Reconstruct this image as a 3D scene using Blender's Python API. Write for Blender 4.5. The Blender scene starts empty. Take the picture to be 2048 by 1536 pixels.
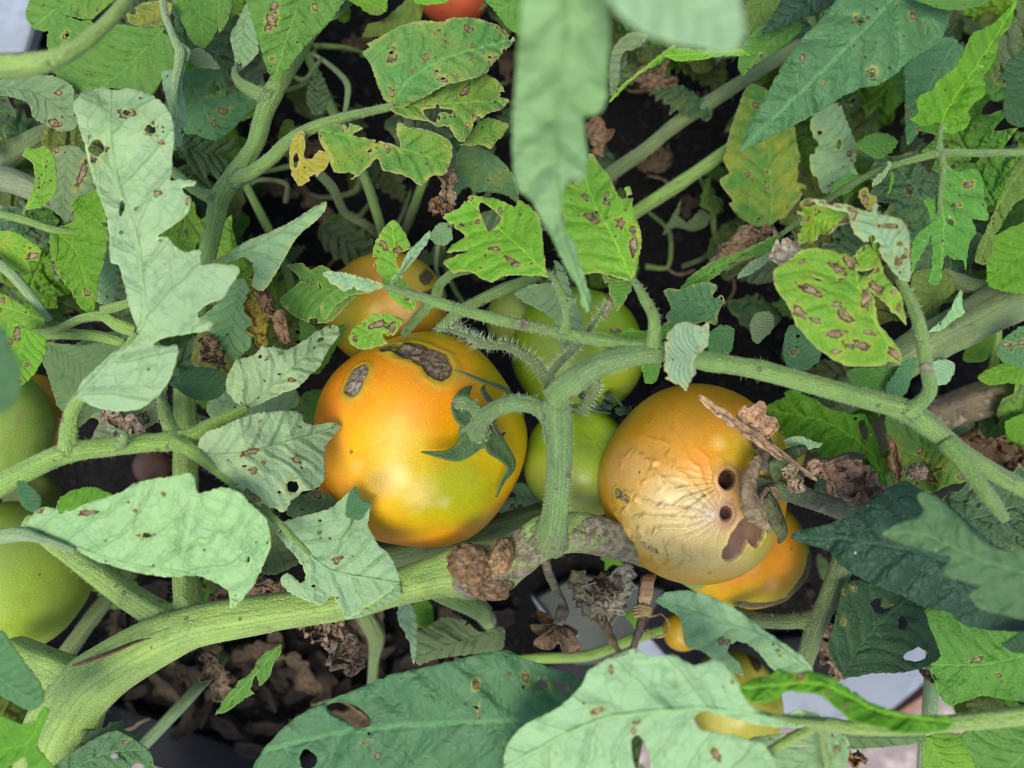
import bpy, math, random
import numpy as np
from mathutils import Vector, Matrix
from mathutils.geometry import delaunay_2d_cdt

random.seed(7)
RNG = np.random.default_rng(11)
SC = bpy.context.scene
COL = SC.collection

# ------------------------------------------------------------------ camera, sky, sun, exposure
CAM_H = 0.46                       # camera height above the potting soil (soil top is z = 0), metres
SENSOR, FOCAL = 9.8, 6.86          # a phone's main camera
FPX = 2048 * FOCAL / SENSOR        # focal length in photograph pixels
cam_data = bpy.data.cameras.new('camera')
cam_data.sensor_width = SENSOR
cam_data.lens = FOCAL
cam_data.clip_start = 0.005
cam_data.clip_end = 60
cam_data.dof.use_dof = True
cam_data.dof.focus_distance = 0.262
cam_data.dof.aperture_fstop = 1.9
cam = bpy.data.objects.new('camera', cam_data)
COL.objects.link(cam)
cam.location = (0, 0, CAM_H)
SC.camera = cam

SUN_EL, SUN_AZ = math.radians(74), math.radians(205)    # a bright but clouded sky, a touch brighter towards the bottom of the picture
world = bpy.data.worlds.new('World')
SC.world = world
world.use_nodes = True
wn = world.node_tree
sky = wn.nodes.new('ShaderNodeTexSky')
sky.sky_type = 'NISHITA'
sky.sun_disc = False
sky.sun_elevation = SUN_EL
sky.sun_rotation = SUN_AZ
sky.dust_density = 3.0
sky.air_density = 1.0
bg = wn.nodes['Background']
wn.links.new(sky.outputs['Color'], bg.inputs['Color'])
bg.inputs['Strength'].default_value = 0.12
sun_data = bpy.data.lights.new('sun', 'SUN')
sun_data.energy = 1.35
sun_data.angle = math.radians(28)
sun_data.color = (1.0, 0.94, 0.82)
sun = bpy.data.objects.new('sun', sun_data)
COL.objects.link(sun)
sd = Vector((math.sin(SUN_AZ) * math.cos(SUN_EL), math.cos(SUN_AZ) * math.cos(SUN_EL), math.sin(SUN_EL)))
sun.rotation_euler = sd.to_track_quat('Z', 'Y').to_euler()
sun.location = sd * 3

SC.view_settings.view_transform = 'Standard'
SC.view_settings.look = 'None'
SC.view_settings.exposure = 1.38
SC.view_settings.gamma = 1
SC.view_settings.use_curve_mapping = False
SC.cycles.filter_width = 1.15
SC.cycles.max_bounces = 8
SC.cycles.transparent_max_bounces = 8

# ------------------------------------------------------------------ picture measurements -> places in the world
PANEL = {'P': (0, 0, 1)}
_k = 700 / 2048
for _n, _x, _y in (('A', 0, 0), ('B', 674, 0), ('C', 1348, 0), ('D', 0, 500), ('E', 674, 500), ('F', 1348, 500),
                   ('G', 0, 1011), ('H', 674, 1011), ('I', 1348, 1011)):
    PANEL[_n] = (_x, _y, _k)
PANEL['J'] = (1540, 360, 360 / 1382)
PANEL['K'] = (1700, 560, 348 / 1215)
PANEL['L'] = (0, 380, 420 / 977)
PANEL['M'] = (600, 640, 480 / 1569)
PANEL['N'] = (1160, 760, 440 / 1609)
PANEL['O'] = (1000, 1080, 400 / 1920)

def pts(s):
    """'A:10,20 30,40 D:..' -> list of (x, y) in photograph pixels."""
    out, cur = [], PANEL['P']
    for tok in s.split():
        if ':' in tok:
            k, tok = tok.split(':')
            cur = PANEL[k]
        if tok:
            v = [float(q) for q in tok.split(',')]
            out.append((cur[0] + v[0] * cur[2], cur[1] + v[1] * cur[2]))
    return out

def W(x, y, d):
    """point seen at photograph pixel (x, y), d centimetres below the camera"""
    d = d * 0.01
    return np.array(((x - 1024) / FPX * d, (768 - y) / FPX * d, CAM_H - d))

def Wv(xy, d):
    xy = np.asarray(xy, float)
    d = np.asarray(d, float) * 0.01
    return np.stack(((xy[:, 0] - 1024) / FPX * d, (768 - xy[:, 1]) / FPX * d, CAM_H - d), 1)

# ------------------------------------------------------------------ noise
def _hash(ix, iy, iz, seed):
    h = (ix * 374761393 + iy * 668265263 + iz * 2147483647 + seed * 1274126177) & 0xffffffff
    h = ((h ^ (h >> 13)) * 1274126177) & 0xffffffff
    return ((h ^ (h >> 16)) & 0xffff) / 65535.0

def vnoise(p, seed=0):
    """value noise in -1..1 for an (n, 3) or (n, 2) array"""
    p = np.asarray(p, float)
    if p.shape[1] == 2:
        p = np.concatenate((p, np.zeros((len(p), 1))), 1)
    i = np.floor(p).astype(np.int64)
    f = p - i
    f = f * f * (3 - 2 * f)
    r = 0
    for dx in (0, 1):
        for dy in (0, 1):
            for dz in (0, 1):
                w = (f[:, 0] if dx else 1 - f[:, 0]) * (f[:, 1] if dy else 1 - f[:, 1]) * (f[:, 2] if dz else 1 - f[:, 2])
                r = r + w * _hash(i[:, 0] + dx, i[:, 1] + dy, i[:, 2] + dz, seed)
    return r * 2 - 1

def fbm(p, seed=0, n=3):
    p = np.asarray(p, float)
    r, a, t = 0, 1.0, 0
    for k in range(n):
        r = r + a * vnoise(p * (2.03 ** k) + 17.3 * k, seed + k)
        t += a
        a *= 0.5
    return r / t

def sstep(a, b, x):
    t = np.clip((x - a) / (b - a), 0, 1)
    return t * t * (3 - 2 * t)

# ------------------------------------------------------------------ objects
ORIGIN = {}

def put(name, verts, faces, mats, parent=None, attrs=None, smooth=True, midx=None, kind=None, label=None):
    """ONE mesh object, its origin in its middle, parented by name-independent reference"""
    v = np.asarray(verts, float)
    c = (v.min(0) + v.max(0)) / 2
    me = bpy.data.meshes.new(name)
    if isinstance(faces, np.ndarray):
        faces = faces.tolist()
    me.from_pydata((v - c).tolist(), [], faces)
    for m in (mats if isinstance(mats, (list, tuple)) else [mats]):
        me.materials.append(m)
    for k, a in (attrs or {}).items():
        a = np.asarray(a, np.float32)
        if a.ndim == 1:
            at = me.attributes.new(k, 'FLOAT', 'POINT')
            at.data.foreach_set('value', a)
        else:
            at = me.attributes.new(k, 'FLOAT_VECTOR', 'POINT')
            at.data.foreach_set('vector', a.ravel())
    if smooth:
        me.polygons.foreach_set('use_smooth', [True] * len(me.polygons))
    if midx is not None:
        me.polygons.foreach_set('material_index', midx)
    me.update()
    return link(name, me, c, parent, kind, label)

def link(name, me, c, parent=None, kind=None, label=None):
    o = bpy.data.objects.new(name, me)
    COL.objects.link(o)
    c = np.asarray(c, float)
    ORIGIN[o] = c
    if parent is not None:
        o.parent = parent
        o.location = c - ORIGIN[parent]
    else:
        o.location = c
    if kind:
        o['kind'] = kind
    if label:
        o['label'] = label
    return o

def thing(name, label, cat, at, group=None):
    o = link(name, None, at)
    return tag(o, label, cat, group)

def tag(o, label, cat, group=None):
    o['label'] = label
    o['category'] = cat
    if group:
        o['group'] = group
    return o

# ------------------------------------------------------------------ material helpers
class NT:
    def __init__(s, name):
        s.m = bpy.data.materials.new(name)
        s.m.use_nodes = True
        s.t = s.m.node_tree
        s.t.nodes.clear()
    def n(s, typ, **kw):
        nd = s.t.nodes.new('ShaderNode' + typ)
        for k, v in kw.items():
            setattr(nd, k, v)
        return nd
    def put(s, sock, v):
        if hasattr(v, 'node'):
            s.t.links.new(v, sock)
        elif v is not None:
            if sock.type in ('RGBA',) and len(v) == 3:
                v = (*v, 1)
            sock.default_value = v
    def math(s, op, a, b=None, c=None, clamp=False):
        nd = s.n('Math', operation=op, use_clamp=clamp)
        for i, v in enumerate((a, b, c)):
            if v is not None:
                s.put(nd.inputs[i], v)
        return nd.outputs[0]
    def mix(s, f, a, b, blend='MIX'):
        nd = s.n('Mix', data_type='RGBA', blend_type=blend)
        s.put(nd.inputs[0], f)
        s.put(nd.inputs[6], a)
        s.put(nd.inputs[7], b)
        return nd.outputs[2]
    def attr(s, name):
        return s.n('Attribute', attribute_name=name)
    def noise(s, vec, scale, detail=3, rough=0.55, dist=0.0):
        nd = s.n('TexNoise')
        nd.inputs['Scale'].default_value = scale
        nd.inputs['Detail'].default_value = detail
        nd.inputs['Roughness'].default_value = rough
        nd.inputs['Distortion'].default_value = dist
        if vec is not None:
            s.put(nd.inputs['Vector'], vec)
        return nd
    def ramp(s, x, a, b):
        nd = s.n('MapRange', interpolation_type='SMOOTHSTEP')
        s.put(nd.inputs[0], x)
        nd.inputs[1].default_value = a
        nd.inputs[2].default_value = b
        return nd.outputs[0]
    def bump(s, h, strength, dist, normal=None):
        nd = s.n('Bump')
        s.put(nd.inputs['Height'], h)
        nd.inputs['Strength'].default_value = strength
        nd.inputs['Distance'].default_value = dist
        if normal is not None:
            s.put(nd.inputs['Normal'], normal)
        return nd.outputs[0]
    def bsdf(s, **kw):
        nd = s.n('BsdfPrincipled')
        for k, v in kw.items():
            s.put(nd.inputs[k.replace('_', ' ')], v)
        return nd
    def out(s, shader):
        o = s.n('OutputMaterial')
        s.t.links.new(shader, o.inputs['Surface'])
        return s.m

def leaf_material(name, under):
    """leaf blade: 'luv' = (along, across, distance from the margin in mm), 'col', 'spot', 'par' = (margin burn, yellowing, random)"""
    s = NT(name)
    luv = s.attr('luv').outputs['Vector']
    sep = s.n('SeparateXYZ')
    s.put(sep.inputs[0], luv)
    u, v, edge = sep.outputs
    par = s.n('SeparateXYZ')
    s.put(par.inputs[0], s.attr('par').outputs['Vector'])
    burn, yel, rnd = par.outputs
    size = s.attr('size').outputs['Fac']
    col = s.attr('col').outputs['Vector']
    spot = s.attr('spot').outputs['Fac']
    # lookup vector in leaf space, shifted per leaf
    cb = s.n('CombineXYZ')
    s.put(cb.inputs[0], u); s.put(cb.inputs[1], v); s.put(cb.inputs[2], s.math('MULTIPLY', rnd, 37.0))
    vec = cb.outputs[0]
    pos = s.n('TexCoord').outputs['Object']
    nz = s.noise(vec, 5, 2)
    warp = s.math('MULTIPLY', s.math('SUBTRACT', s.noise(vec, 4.0, 2).outputs['Fac'], 0.5), 0.13)
    av = s.math('ABSOLUTE', v)
    sg = s.math('MULTIPLY', s.math('SIGN', v), 0.22)
    # lateral veins that leave the midrib forwards and curve towards the tip
    t = s.math('SUBTRACT', u, s.math('MULTIPLY', av, 1.0))
    t = s.math('ADD', t, s.math('MULTIPLY', s.math('MULTIPLY', av, av), 0.9))
    t = s.math('ADD', s.math('ADD', s.math('MULTIPLY', s.math('ADD', t, warp), 7.0), sg), rnd)
    fr = s.math('ABSOLUTE', s.math('SUBTRACT', s.math('FRACT', t), 0.5))        # 0 on a vein, .5 between
    lat = s.math('MULTIPLY', s.math('SUBTRACT', 1.0, s.ramp(fr, 0.010, 0.055)), s.ramp(av, 0.42, 0.16))
    latw = s.math('SUBTRACT', 1.0, s.ramp(fr, 0.02, 0.30))
    rib = s.math('SUBTRACT', 1.0, s.ramp(av, 0.002, 0.011 if under else 0.016))
    # fine net of veins
    vor = s.n('TexVoronoi', feature='DISTANCE_TO_EDGE')
    vor.inputs['Scale'].default_value = 17
    wv = s.n('VectorMath', operation='ADD')
    s.put(wv.inputs[0], vec)
    nc = s.noise(vec, 9, 2)
    sc = s.n('VectorMath', operation='SCALE')
    s.put(sc.inputs[0], nc.outputs['Color']); sc.inputs['Scale'].default_value = 0.10
    s.put(wv.inputs[1], sc.outputs[0])
    s.put(vor.inputs['Vector'], wv.outputs[0])
    net = s.math('MULTIPLY', s.math('SUBTRACT', 1.0, s.ramp(vor.outputs['Distance'], 0.0, 0.075)), s.ramp(s.noise(vec, 14, 2).outputs['Fac'], 0.35, 0.6))
    netb = s.ramp(vor.outputs['Distance'], 0.0, 0.30)
    vor2 = s.n('TexVoronoi', feature='DISTANCE_TO_EDGE')
    vor2.inputs['Scale'].default_value = 52
    s.put(vor2.inputs['Vector'], wv.outputs[0])
    net2 = s.ramp(vor2.outputs['Distance'], 0.0, 0.28)
    # colour
    big = s.noise(vec, 3.2, 4)
    fine = s.noise(pos, 900, 2)
    c = s.mix(s.math('MULTIPLY', s.ramp(big.outputs['Fac'], 0.35, 0.75), 0.35), col, s.mix(1.0, col, (1.25, 1.12, 0.75), 'MULTIPLY'))
    c = s.mix(s.math('MULTIPLY', fine.outputs['Fac'], 0.16), c, s.mix(1.0, col, (1.5, 1.45, 1.4), 'MULTIPLY'))
    patch = s.math('MULTIPLY', s.ramp(s.math('ADD', big.outputs['Fac'], s.math('MULTIPLY', nz.outputs['Fac'], 0.4)), 0.55, 0.95), yel)
    c = s.mix(patch, c, (0.42, 0.36, 0.03))
    if under:
        c = s.mix(s.math('MULTIPLY', lat, 0.72), c, s.mix(1.0, col, (0.55, 0.68, 0.42), 'MULTIPLY'))
        c = s.mix(s.math('MULTIPLY', net, 0.5), c, s.mix(1.0, col, (0.5, 0.66, 0.4), 'MULTIPLY'))
        c = s.mix(s.math('MULTIPLY', rib, 0.55), c, s.mix(1.0, col, (1.15, 1.18, 0.95), 'MULTIPLY'))
    else:
        c = s.mix(s.math('MULTIPLY', lat, 0.5), c, s.mix(1.0, col, (0.62, 0.7, 0.6), 'MULTIPLY'))
        c = s.mix(s.math('MULTIPLY', net, 0.22), c, s.mix(1.0, col, (1.5, 1.4, 0.9), 'MULTIPLY'))
        c = s.mix(s.math('MULTIPLY', rib, 0.75), c, s.mix(1.0, col, (2.0, 1.75, 1.7), 'MULTIPLY'))
    # tissue mottling: older, thinner and bruised places
    m1 = s.noise(pos, 190, 4, 0.65)
    c = s.mix(s.math('MULTIPLY', s.ramp(m1.outputs['Fac'], 0.5, 0.72), 0.40), c, s.mix(1.0, col, (0.62, 0.72, 0.58), 'MULTIPLY'))
    c = s.mix(s.math('MULTIPLY', s.ramp(m1.outputs['Fac'], 0.48, 0.28), 0.30), c, s.mix(1.0, col, (1.35, 1.22, 1.1), 'MULTIPLY'))
    # small pale and dark flecks (mite and flea-beetle marks)
    vs = s.n('TexVoronoi', feature='F1')
    vs.inputs['Scale'].default_value = 24
    s.put(vs.inputs['Vector'], vec)
    seps = s.n('SeparateColor')
    s.put(seps.inputs[0], vs.outputs['Color'])
    rad = s.math('MULTIPLY', s.math('POWER', seps.outputs[0], 7.0), 0.20)
    fleck = s.math('LESS_THAN', vs.outputs['Distance'], rad)
    c = s.mix(s.math('MULTIPLY', fleck, 0.8), c, s.mix(s.math('GREATER_THAN', seps.outputs[1], 0.6), (0.055, 0.045, 0.03), (0.42, 0.40, 0.25)))
    # dead spots: halo, dark rim, papery middle
    halo = s.ramp(spot, 0.08, 0.5)
    wob = s.math('ADD', spot, s.math('MULTIPLY', s.math('SUBTRACT', s.noise(pos, 600, 4).outputs['Fac'], 0.5), 0.75))
    dead = s.ramp(wob, 0.60, 0.68)
    core = s.ramp(wob, 0.76, 0.98)
    c = s.mix(s.math('MULTIPLY', s.math('MULTIPLY', halo, 0.55), s.ramp(s.noise(pos, 240, 3).outputs['Fac'], 0.36, 0.6)), c, (0.34, 0.34, 0.04))
    dcol = s.mix(core, (0.062, 0.034, 0.014), s.mix(s.ramp(s.noise(pos, 420, 4).outputs['Fac'], 0.35, 0.65), (0.17, 0.108, 0.050), (0.34, 0.26, 0.155)))
    c = s.mix(dead, c, dcol)
    # scorched margin
    en = s.math('ADD', edge, s.math('MULTIPLY', s.math('SUBTRACT', s.noise(vec, 11, 3).outputs['Fac'], 0.5), s.math('MULTIPLY', burn, 9.0)))
    lim = s.math('MULTIPLY', burn, 4.0)
    ey = s.math('MULTIPLY', s.math('SUBTRACT', 1.0, s.ramp(s.math('SUBTRACT', en, s.math('MULTIPLY', burn, 6.0)), 0.0, 1.6)), s.ramp(s.noise(vec, 6, 2).outputs['Fac'], 0.42, 0.66))
    eb = s.math('SUBTRACT', 1.0, s.ramp(s.math('SUBTRACT', en, lim), -0.35, 0.05))
    on = s.math('GREATER_THAN', burn, 0.02)
    c = s.mix(s.math('MULTIPLY', s.math('MULTIPLY', ey, on), 0.55), c, (0.36, 0.36, 0.05))
    c = s.mix(s.math('MULTIPLY', eb, on), c, s.mix(s.noise(pos, 500, 3).outputs['Fac'], (0.10, 0.055, 0.03), (0.46, 0.33, 0.22)))
    rim = s.math('SUBTRACT', 1.0, s.ramp(edge, 0.05, 0.45))
    tanrim = s.math('MULTIPLY', s.math('MULTIPLY', rim, s.math('MULTIPLY', burn, 24.0, clamp=True)), s.ramp(s.noise(vec, 16, 2).outputs['Fac'], 0.3, 0.5))
    c = s.mix(s.math('MULTIPLY', tanrim, 0.85), c, (0.42, 0.33, 0.19))
    c = s.mix(s.math('MULTIPLY', rim, 0.30), c, s.mix(1.0, col, (2.2, 1.9, 1.6), 'MULTIPLY'))
    # relief
    if under:
        h = s.math('ADD', s.math('MULTIPLY', latw, 0.8), s.math('MULTIPLY', rib, 0.45))
        h = s.math('ADD', h, s.math('MULTIPLY', netb, -0.13))
    else:
        h = s.math('ADD', s.math('MULTIPLY', latw, -0.62), s.math('MULTIPLY', rib, -0.4))
        h = s.math('ADD', h, s.math('MULTIPLY', netb, 0.30))
    h = s.math('ADD', h, s.math('MULTIPLY', net2, 0.09))
    h = s.math('MULTIPLY', h, size)
    h = s.math('ADD', h, s.math('MULTIPLY', fine.outputs['Fac'], 0.12))
    h = s.math('ADD', h, s.math('MULTIPLY', dead, -0.4))
    nrm = s.bump(h, 0.95, 0.0012)
    rough = s.math('ADD', 0.56 if under else 0.46, s.math('MULTIPLY', fine.outputs['Fac'], 0.14))
    b = s.bsdf(Base_Color=c, Roughness=rough, Normal=nrm, Specular_IOR_Level=0.25 if under else 0.32,
               Sheen_Weight=0.05, Sheen_Roughness=0.5)
    tr = s.n('BsdfTranslucent')
    s.put(tr.inputs['Color'], s.mix(1.0, c, (1.25, 1.45, 0.5), 'MULTIPLY'))
    mx = s.n('MixShader')
    mx.inputs[0].default_value = 0.36
    s.t.links.new(b.outputs[0], mx.inputs[1]); s.t.links.new(tr.outputs[0], mx.inputs[2])
    return s.out(mx.outputs[0])

def stem_material():
    s = NT('hairy_stem')
    c0 = s.attr('col').outputs['Vector']
    tp = s.attr('tp').outputs['Vector']               # (metres along, angle, worn)
    sp = s.n('SeparateXYZ'); s.put(sp.inputs[0], tp)
    pos = s.n('TexCoord').outputs['Object']
    cb = s.n('CombineXYZ')
    s.put(cb.inputs[0], s.math('MULTIPLY', sp.outputs[0], 60.0)); s.put(cb.inputs[1], s.math('MULTIPLY', sp.outputs[1], 2.2))
    streak = s.noise(cb.outputs[0], 1.6, 4)
    mott = s.noise(pos, 90, 4)
    fine = s.noise(pos, 1300, 2)
    c = s.mix(s.math('MULTIPLY', s.ramp(streak.outputs['Fac'], 0.46, 0.64), 0.48), c0, s.mix(1.0, c0, (0.48, 0.56, 0.42), 'MULTIPLY'))
    c = s.mix(s.math('MULTIPLY', s.ramp(mott.outputs['Fac'], 0.42, 0.62), 0.5), c, s.mix(1.0, c0, (1.35, 1.3, 1.1), 'MULTIPLY'))
    c = s.mix(s.math('MULTIPLY', s.ramp(fine.outputs['Fac'], 0.45, 0.75), 0.5), c, s.mix(1.0, c0, (1.7, 1.65, 1.5), 'MULTIPLY'))
    vs = s.n('TexVoronoi', feature='F1')
    vs.inputs['Scale'].default_value = 260
    s.put(vs.inputs['Vector'], pos)
    sc = s.n('SeparateColor'); s.put(sc.inputs[0], vs.outputs['Color'])
    fl = s.math('LESS_THAN', vs.outputs['Distance'], s.math('MULTIPLY', s.math('POWER', sc.outputs[0], 8.0), 0.35))
    c = s.mix(s.math('MULTIPLY', fl, 0.7), c, (0.06, 0.045, 0.025))
    worn = s.ramp(s.math('ADD', sp.outputs[2], s.math('MULTIPLY', s.math('SUBTRACT', s.noise(pos, 160, 4).outputs['Fac'], 0.5), 0.9)), 0.45, 0.65)
    wc = s.mix(s.ramp(s.noise(pos, 380, 4).outputs['Fac'], 0.35, 0.68), (0.075, 0.055, 0.035), (0.27, 0.22, 0.15))
    c = s.mix(s.math('MULTIPLY', worn, 0.9), c, wc)
    h = s.math('ADD', s.math('MULTIPLY', streak.outputs['Fac'], 1.1), s.math('MULTIPLY', fine.outputs['Fac'], 0.45))
    h = s.math('ADD', h, s.math('MULTIPLY', s.math('MULTIPLY', worn, s.noise(pos, 450, 5).outputs['Fac']), 2.0))
    b = s.bsdf(Base_Color=c, Roughness=0.52, Normal=s.bump(h, 1.0, 0.0011), Specular_IOR_Level=0.3,
               Sheen_Weight=0.12, Sheen_Roughness=0.4)
    return s.out(b.outputs[0])

def skin_material():
    s = NT('tomato_skin')
    c0 = s.attr('col').outputs['Vector']
    cork = s.attr('cork').outputs['Fac']
    pos = s.n('TexCoord').outputs['Object']
    vs = s.n('TexVoronoi', feature='F1')
    vs.inputs['Scale'].default_value = 1050
    s.put(vs.inputs['Vector'], pos)
    grain = s.math('SUBTRACT', 1.0, s.ramp(vs.outputs['Distance'], 0.1, 0.55))
    mott = s.noise(pos, 120, 4)
    c = s.mix(s.math('MULTIPLY', grain, 0.42), c0, s.mix(1.0, c0, (1.3, 1.45, 2.0), 'MULTIPLY'))
    c = s.mix(s.math('MULTIPLY', s.ramp(mott.outputs['Fac'], 0.45, 0.65), 0.35), c, s.mix(1.0, c0, (0.85, 0.76, 0.7), 'MULTIPLY'))
    vd = s.n('TexVoronoi', feature='F1'); vd.inputs['Scale'].default_value = 190
    s.put(vd.inputs['Vector'], pos)
    sd2 = s.n('SeparateColor'); s.put(sd2.inputs[0], vd.outputs['Color'])
    dirt = s.math('LESS_THAN', s.math('ADD', vd.outputs['Distance'], s.math('MULTIPLY', s.noise(pos, 900, 2).outputs['Fac'], 0.12)), s.math('MULTIPLY', s.math('POWER', sd2.outputs[0], 9.0), 0.24))
    c = s.mix(s.math('MULTIPLY', dirt, 0.7), c, (0.10, 0.06, 0.025))
    cn = s.noise(pos, 620, 5, 0.65)
    c = s.mix(s.math('MULTIPLY', cork, s.ramp(cn.outputs['Fac'], 0.38, 0.62)), c, s.mix(1.0, c0, (0.28, 0.25, 0.22), 'MULTIPLY'))
    h = s.math('ADD', s.math('MULTIPLY', grain, 0.10), s.math('MULTIPLY', s.math('MULTIPLY', cork, cn.outputs['Fac']), 3.0))
    h = s.math('ADD', h, s.math('MULTIPLY', s.noise(pos, 45, 2).outputs['Fac'], 0.5))
    b = s.bsdf(Base_Color=c, Roughness=s.math('ADD', s.math('ADD', 0.31, s.math('MULTIPLY', s.noise(pos, 60, 4).outputs['Fac'], 0.16)), s.math('MULTIPLY', cork, 0.45)), Normal=s.bump(h, 0.5, 0.0008),
               Specular_IOR_Level=0.30, Subsurface_Weight=0.08, Subsurface_Radius=(1.0, 0.5, 0.15), Subsurface_Scale=0.003)
    return s.out(b.outputs[0])

def rough_material(name, a, b, scale=300, rough=0.85, dist=0.0008, third=None, spec=0.3):
    s = NT(name)
    pos = s.n('TexCoord').outputs['Object']
    n1 = s.noise(pos, scale, 5, 0.62)
    n2 = s.noise(pos, scale * 0.22, 4)
    rn = s.n('ObjectInfo').outputs['Random']
    c = s.mix(s.ramp(n1.outputs['Fac'], 0.32, 0.68), a, b)
    if third:
        c = s.mix(s.ramp(n2.outputs['Fac'], 0.48, 0.66), c, third)
    c = s.mix(s.math('MULTIPLY', rn, 0.35), c, s.mix(1.0, c, (0.6, 0.58, 0.55), 'MULTIPLY'))
    bs = s.bsdf(Base_Color=c, Roughness=rough, Normal=s.bump(s.math('ADD', n1.outputs['Fac'], n2.outputs['Fac']), 0.8, dist), Specular_IOR_Level=spec)
    return s.out(bs.outputs[0])

def dry_material():
    """dead leaf: colour from 'col', papery, darker along creases of the tissue"""
    s = NT('dry_leaf')
    c0 = s.attr('col').outputs['Vector']
    pos = s.n('TexCoord').outputs['Object']
    n1 = s.noise(pos, 320, 5, 0.6)
    n2 = s.noise(pos, 70, 3)
    v = s.n('TexVoronoi', feature='DISTANCE_TO_EDGE')
    v.inputs['Scale'].default_value = 210
    s.put(v.inputs['Vector'], pos)
    net = s.math('SUBTRACT', 1.0, s.ramp(v.outputs['Distance'], 0.0, 0.15))
    c = s.mix(s.ramp(n1.outputs['Fac'], 0.35, 0.7), c0, s.mix(1.0, c0, (0.42, 0.36, 0.32), 'MULTIPLY'))
    c = s.mix(s.math('MULTIPLY', s.ramp(n2.outputs['Fac'], 0.5, 0.7), 0.6), c, s.mix(1.0, c0, (1.5, 1.45, 1.35), 'MULTIPLY'))
    c = s.mix(s.math('MULTIPLY', net, 0.4), c, s.mix(1.0, c0, (0.45, 0.4, 0.35), 'MULTIPLY'))
    c = s.mix(1.0, c, (1.0, 0.97, 0.82), 'MULTIPLY')
    h = s.math('ADD', n1.outputs['Fac'], s.math('MULTIPLY', net, 0.5))
    b = s.bsdf(Base_Color=c, Roughness=0.72, Normal=s.bump(h, 0.8, 0.0008), Specular_IOR_Level=0.3)
    tr = s.n('BsdfTranslucent'); s.put(tr.inputs['Color'], c)
    mx = s.n('MixShader'); mx.inputs[0].default_value = 0.2
    s.t.links.new(b.outputs[0], mx.inputs[1]); s.t.links.new(tr.outputs[0], mx.inputs[2])
    return s.out(mx.outputs[0])

def plain_material(name, col, rough=0.5, speck=None, spec=0.5, bump=0.0):
    s = NT(name)
    pos = s.n('TexCoord').outputs['Object']
    n1 = s.noise(pos, 60, 5, 0.6)
    c = s.mix(s.math('MULTIPLY', s.ramp(n1.outputs['Fac'], 0.4, 0.75), 0.3), col, [q * 0.6 for q in col])
    if speck:
        v = s.n('TexVoronoi', feature='F1'); v.inputs['Scale'].default_value = 220
        s.put(v.inputs['Vector'], pos)
        sc = s.n('SeparateColor'); s.put(sc.inputs[0], v.outputs['Color'])
        f = s.math('LESS_THAN', v.outputs['Distance'], s.math('MULTIPLY', s.math('POWER', sc.outputs[0], 5.0), 0.3))
        c = s.mix(f, c, speck)
    b = s.bsdf(Base_Color=c, Roughness=rough, Specular_IOR_Level=spec, Normal=s.bump(s.noise(pos, 500, 3).outputs['Fac'], 0.3, 0.0004))
    return s.out(b.outputs[0])

MAT_TOP = leaf_material('leaf_upper_side', False)
MAT_UNDER = leaf_material('leaf_under_side', True)
MAT_STEM = stem_material()
MAT_SKIN = skin_material()
MAT_DRY = dry_material()
def hair_material():
    s = NT('stem_hair')
    b = s.bsdf(Base_Color=(0.42, 0.52, 0.33), Roughness=0.4, Specular_IOR_Level=0.5)
    return s.out(b.outputs[0])
MAT_HAIR = hair_material()

# ------------------------------------------------------------------ shapes in the plane
def catmull(P, n=8, closed=False, alpha=0.5):
    P = np.asarray(P, float)
    m = len(P)
    out = []
    idx = range(m if closed else m - 1)
    for i in idx:
        p0 = P[(i - 1) % m] if closed or i > 0 else 2 * P[0] - P[1]
        p1, p2 = P[i], P[(i + 1) % m]
        p3 = P[(i + 2) % m] if closed or i + 2 < m else 2 * P[-1] - P[-2]
        k = n if isinstance(n, int) else max(1, int(np.linalg.norm((p2 - p1)[:2]) / n))
        # tangents limited so that sharp corners stay sharp
        t1, t2 = (p2 - p0) * 0.5, (p3 - p1) * 0.5
        L = np.linalg.norm((p2 - p1)[:2]) + 1e-9
        t1 = t1 * min(1, L / (np.linalg.norm(t1[:2]) + 1e-9))
        t2 = t2 * min(1, L / (np.linalg.norm(t2[:2]) + 1e-9))
        for j in range(k):
            t = j / k
            h1, h2 = 2 * t**3 - 3 * t**2 + 1, -2 * t**3 + 3 * t**2
            h3, h4 = t**3 - 2 * t**2 + t, t**3 - t**2
            out.append(h1 * p1 + h2 * p2 + alpha * 1.6 * (h3 * t1 + h4 * t2))
    if not closed:
        out.append(P[-1])
    return np.array(out)

def inside(poly, q):
    x, y = q[:, 0], q[:, 1]
    r = np.zeros(len(q), bool)
    a = poly
    b = np.roll(poly, -1, 0)
    for (x1, y1), (x2, y2) in zip(a, b):
        if y1 == y2:
            continue
        c = ((y1 > y) != (y2 > y)) & (x < (x2 - x1) * (y - y1) / (y2 - y1) + x1)
        r ^= c
    return r

def seg_dist(poly, q, closed=True):
    """distance of points q to a polyline, and position along it"""
    a = poly if closed else poly[:-1]
    b = np.roll(poly, -1, 0) if closed else poly[1:]
    best = np.full(len(q), 1e9)
    where = np.zeros(len(q))
    side = np.zeros(len(q))
    L = np.linalg.norm(b - a, axis=1)
    acc = np.concatenate(([0], np.cumsum(L)))
    for i in range(len(a)):
        d = b[i] - a[i]
        l2 = d @ d + 1e-12
        t = np.clip(((q - a[i]) @ d) / l2, 0, 1)
        e = q - (a[i] + t[:, None] * d)
        s = np.hypot(e[:, 0], e[:, 1])
        m = s < best
        best[m] = s[m]
        where[m] = acc[i] + t[m] * L[i]
        side[m] = np.sign(d[0] * e[m, 1] - d[1] * e[m, 0])
    return best, where, side, acc[-1]

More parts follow.
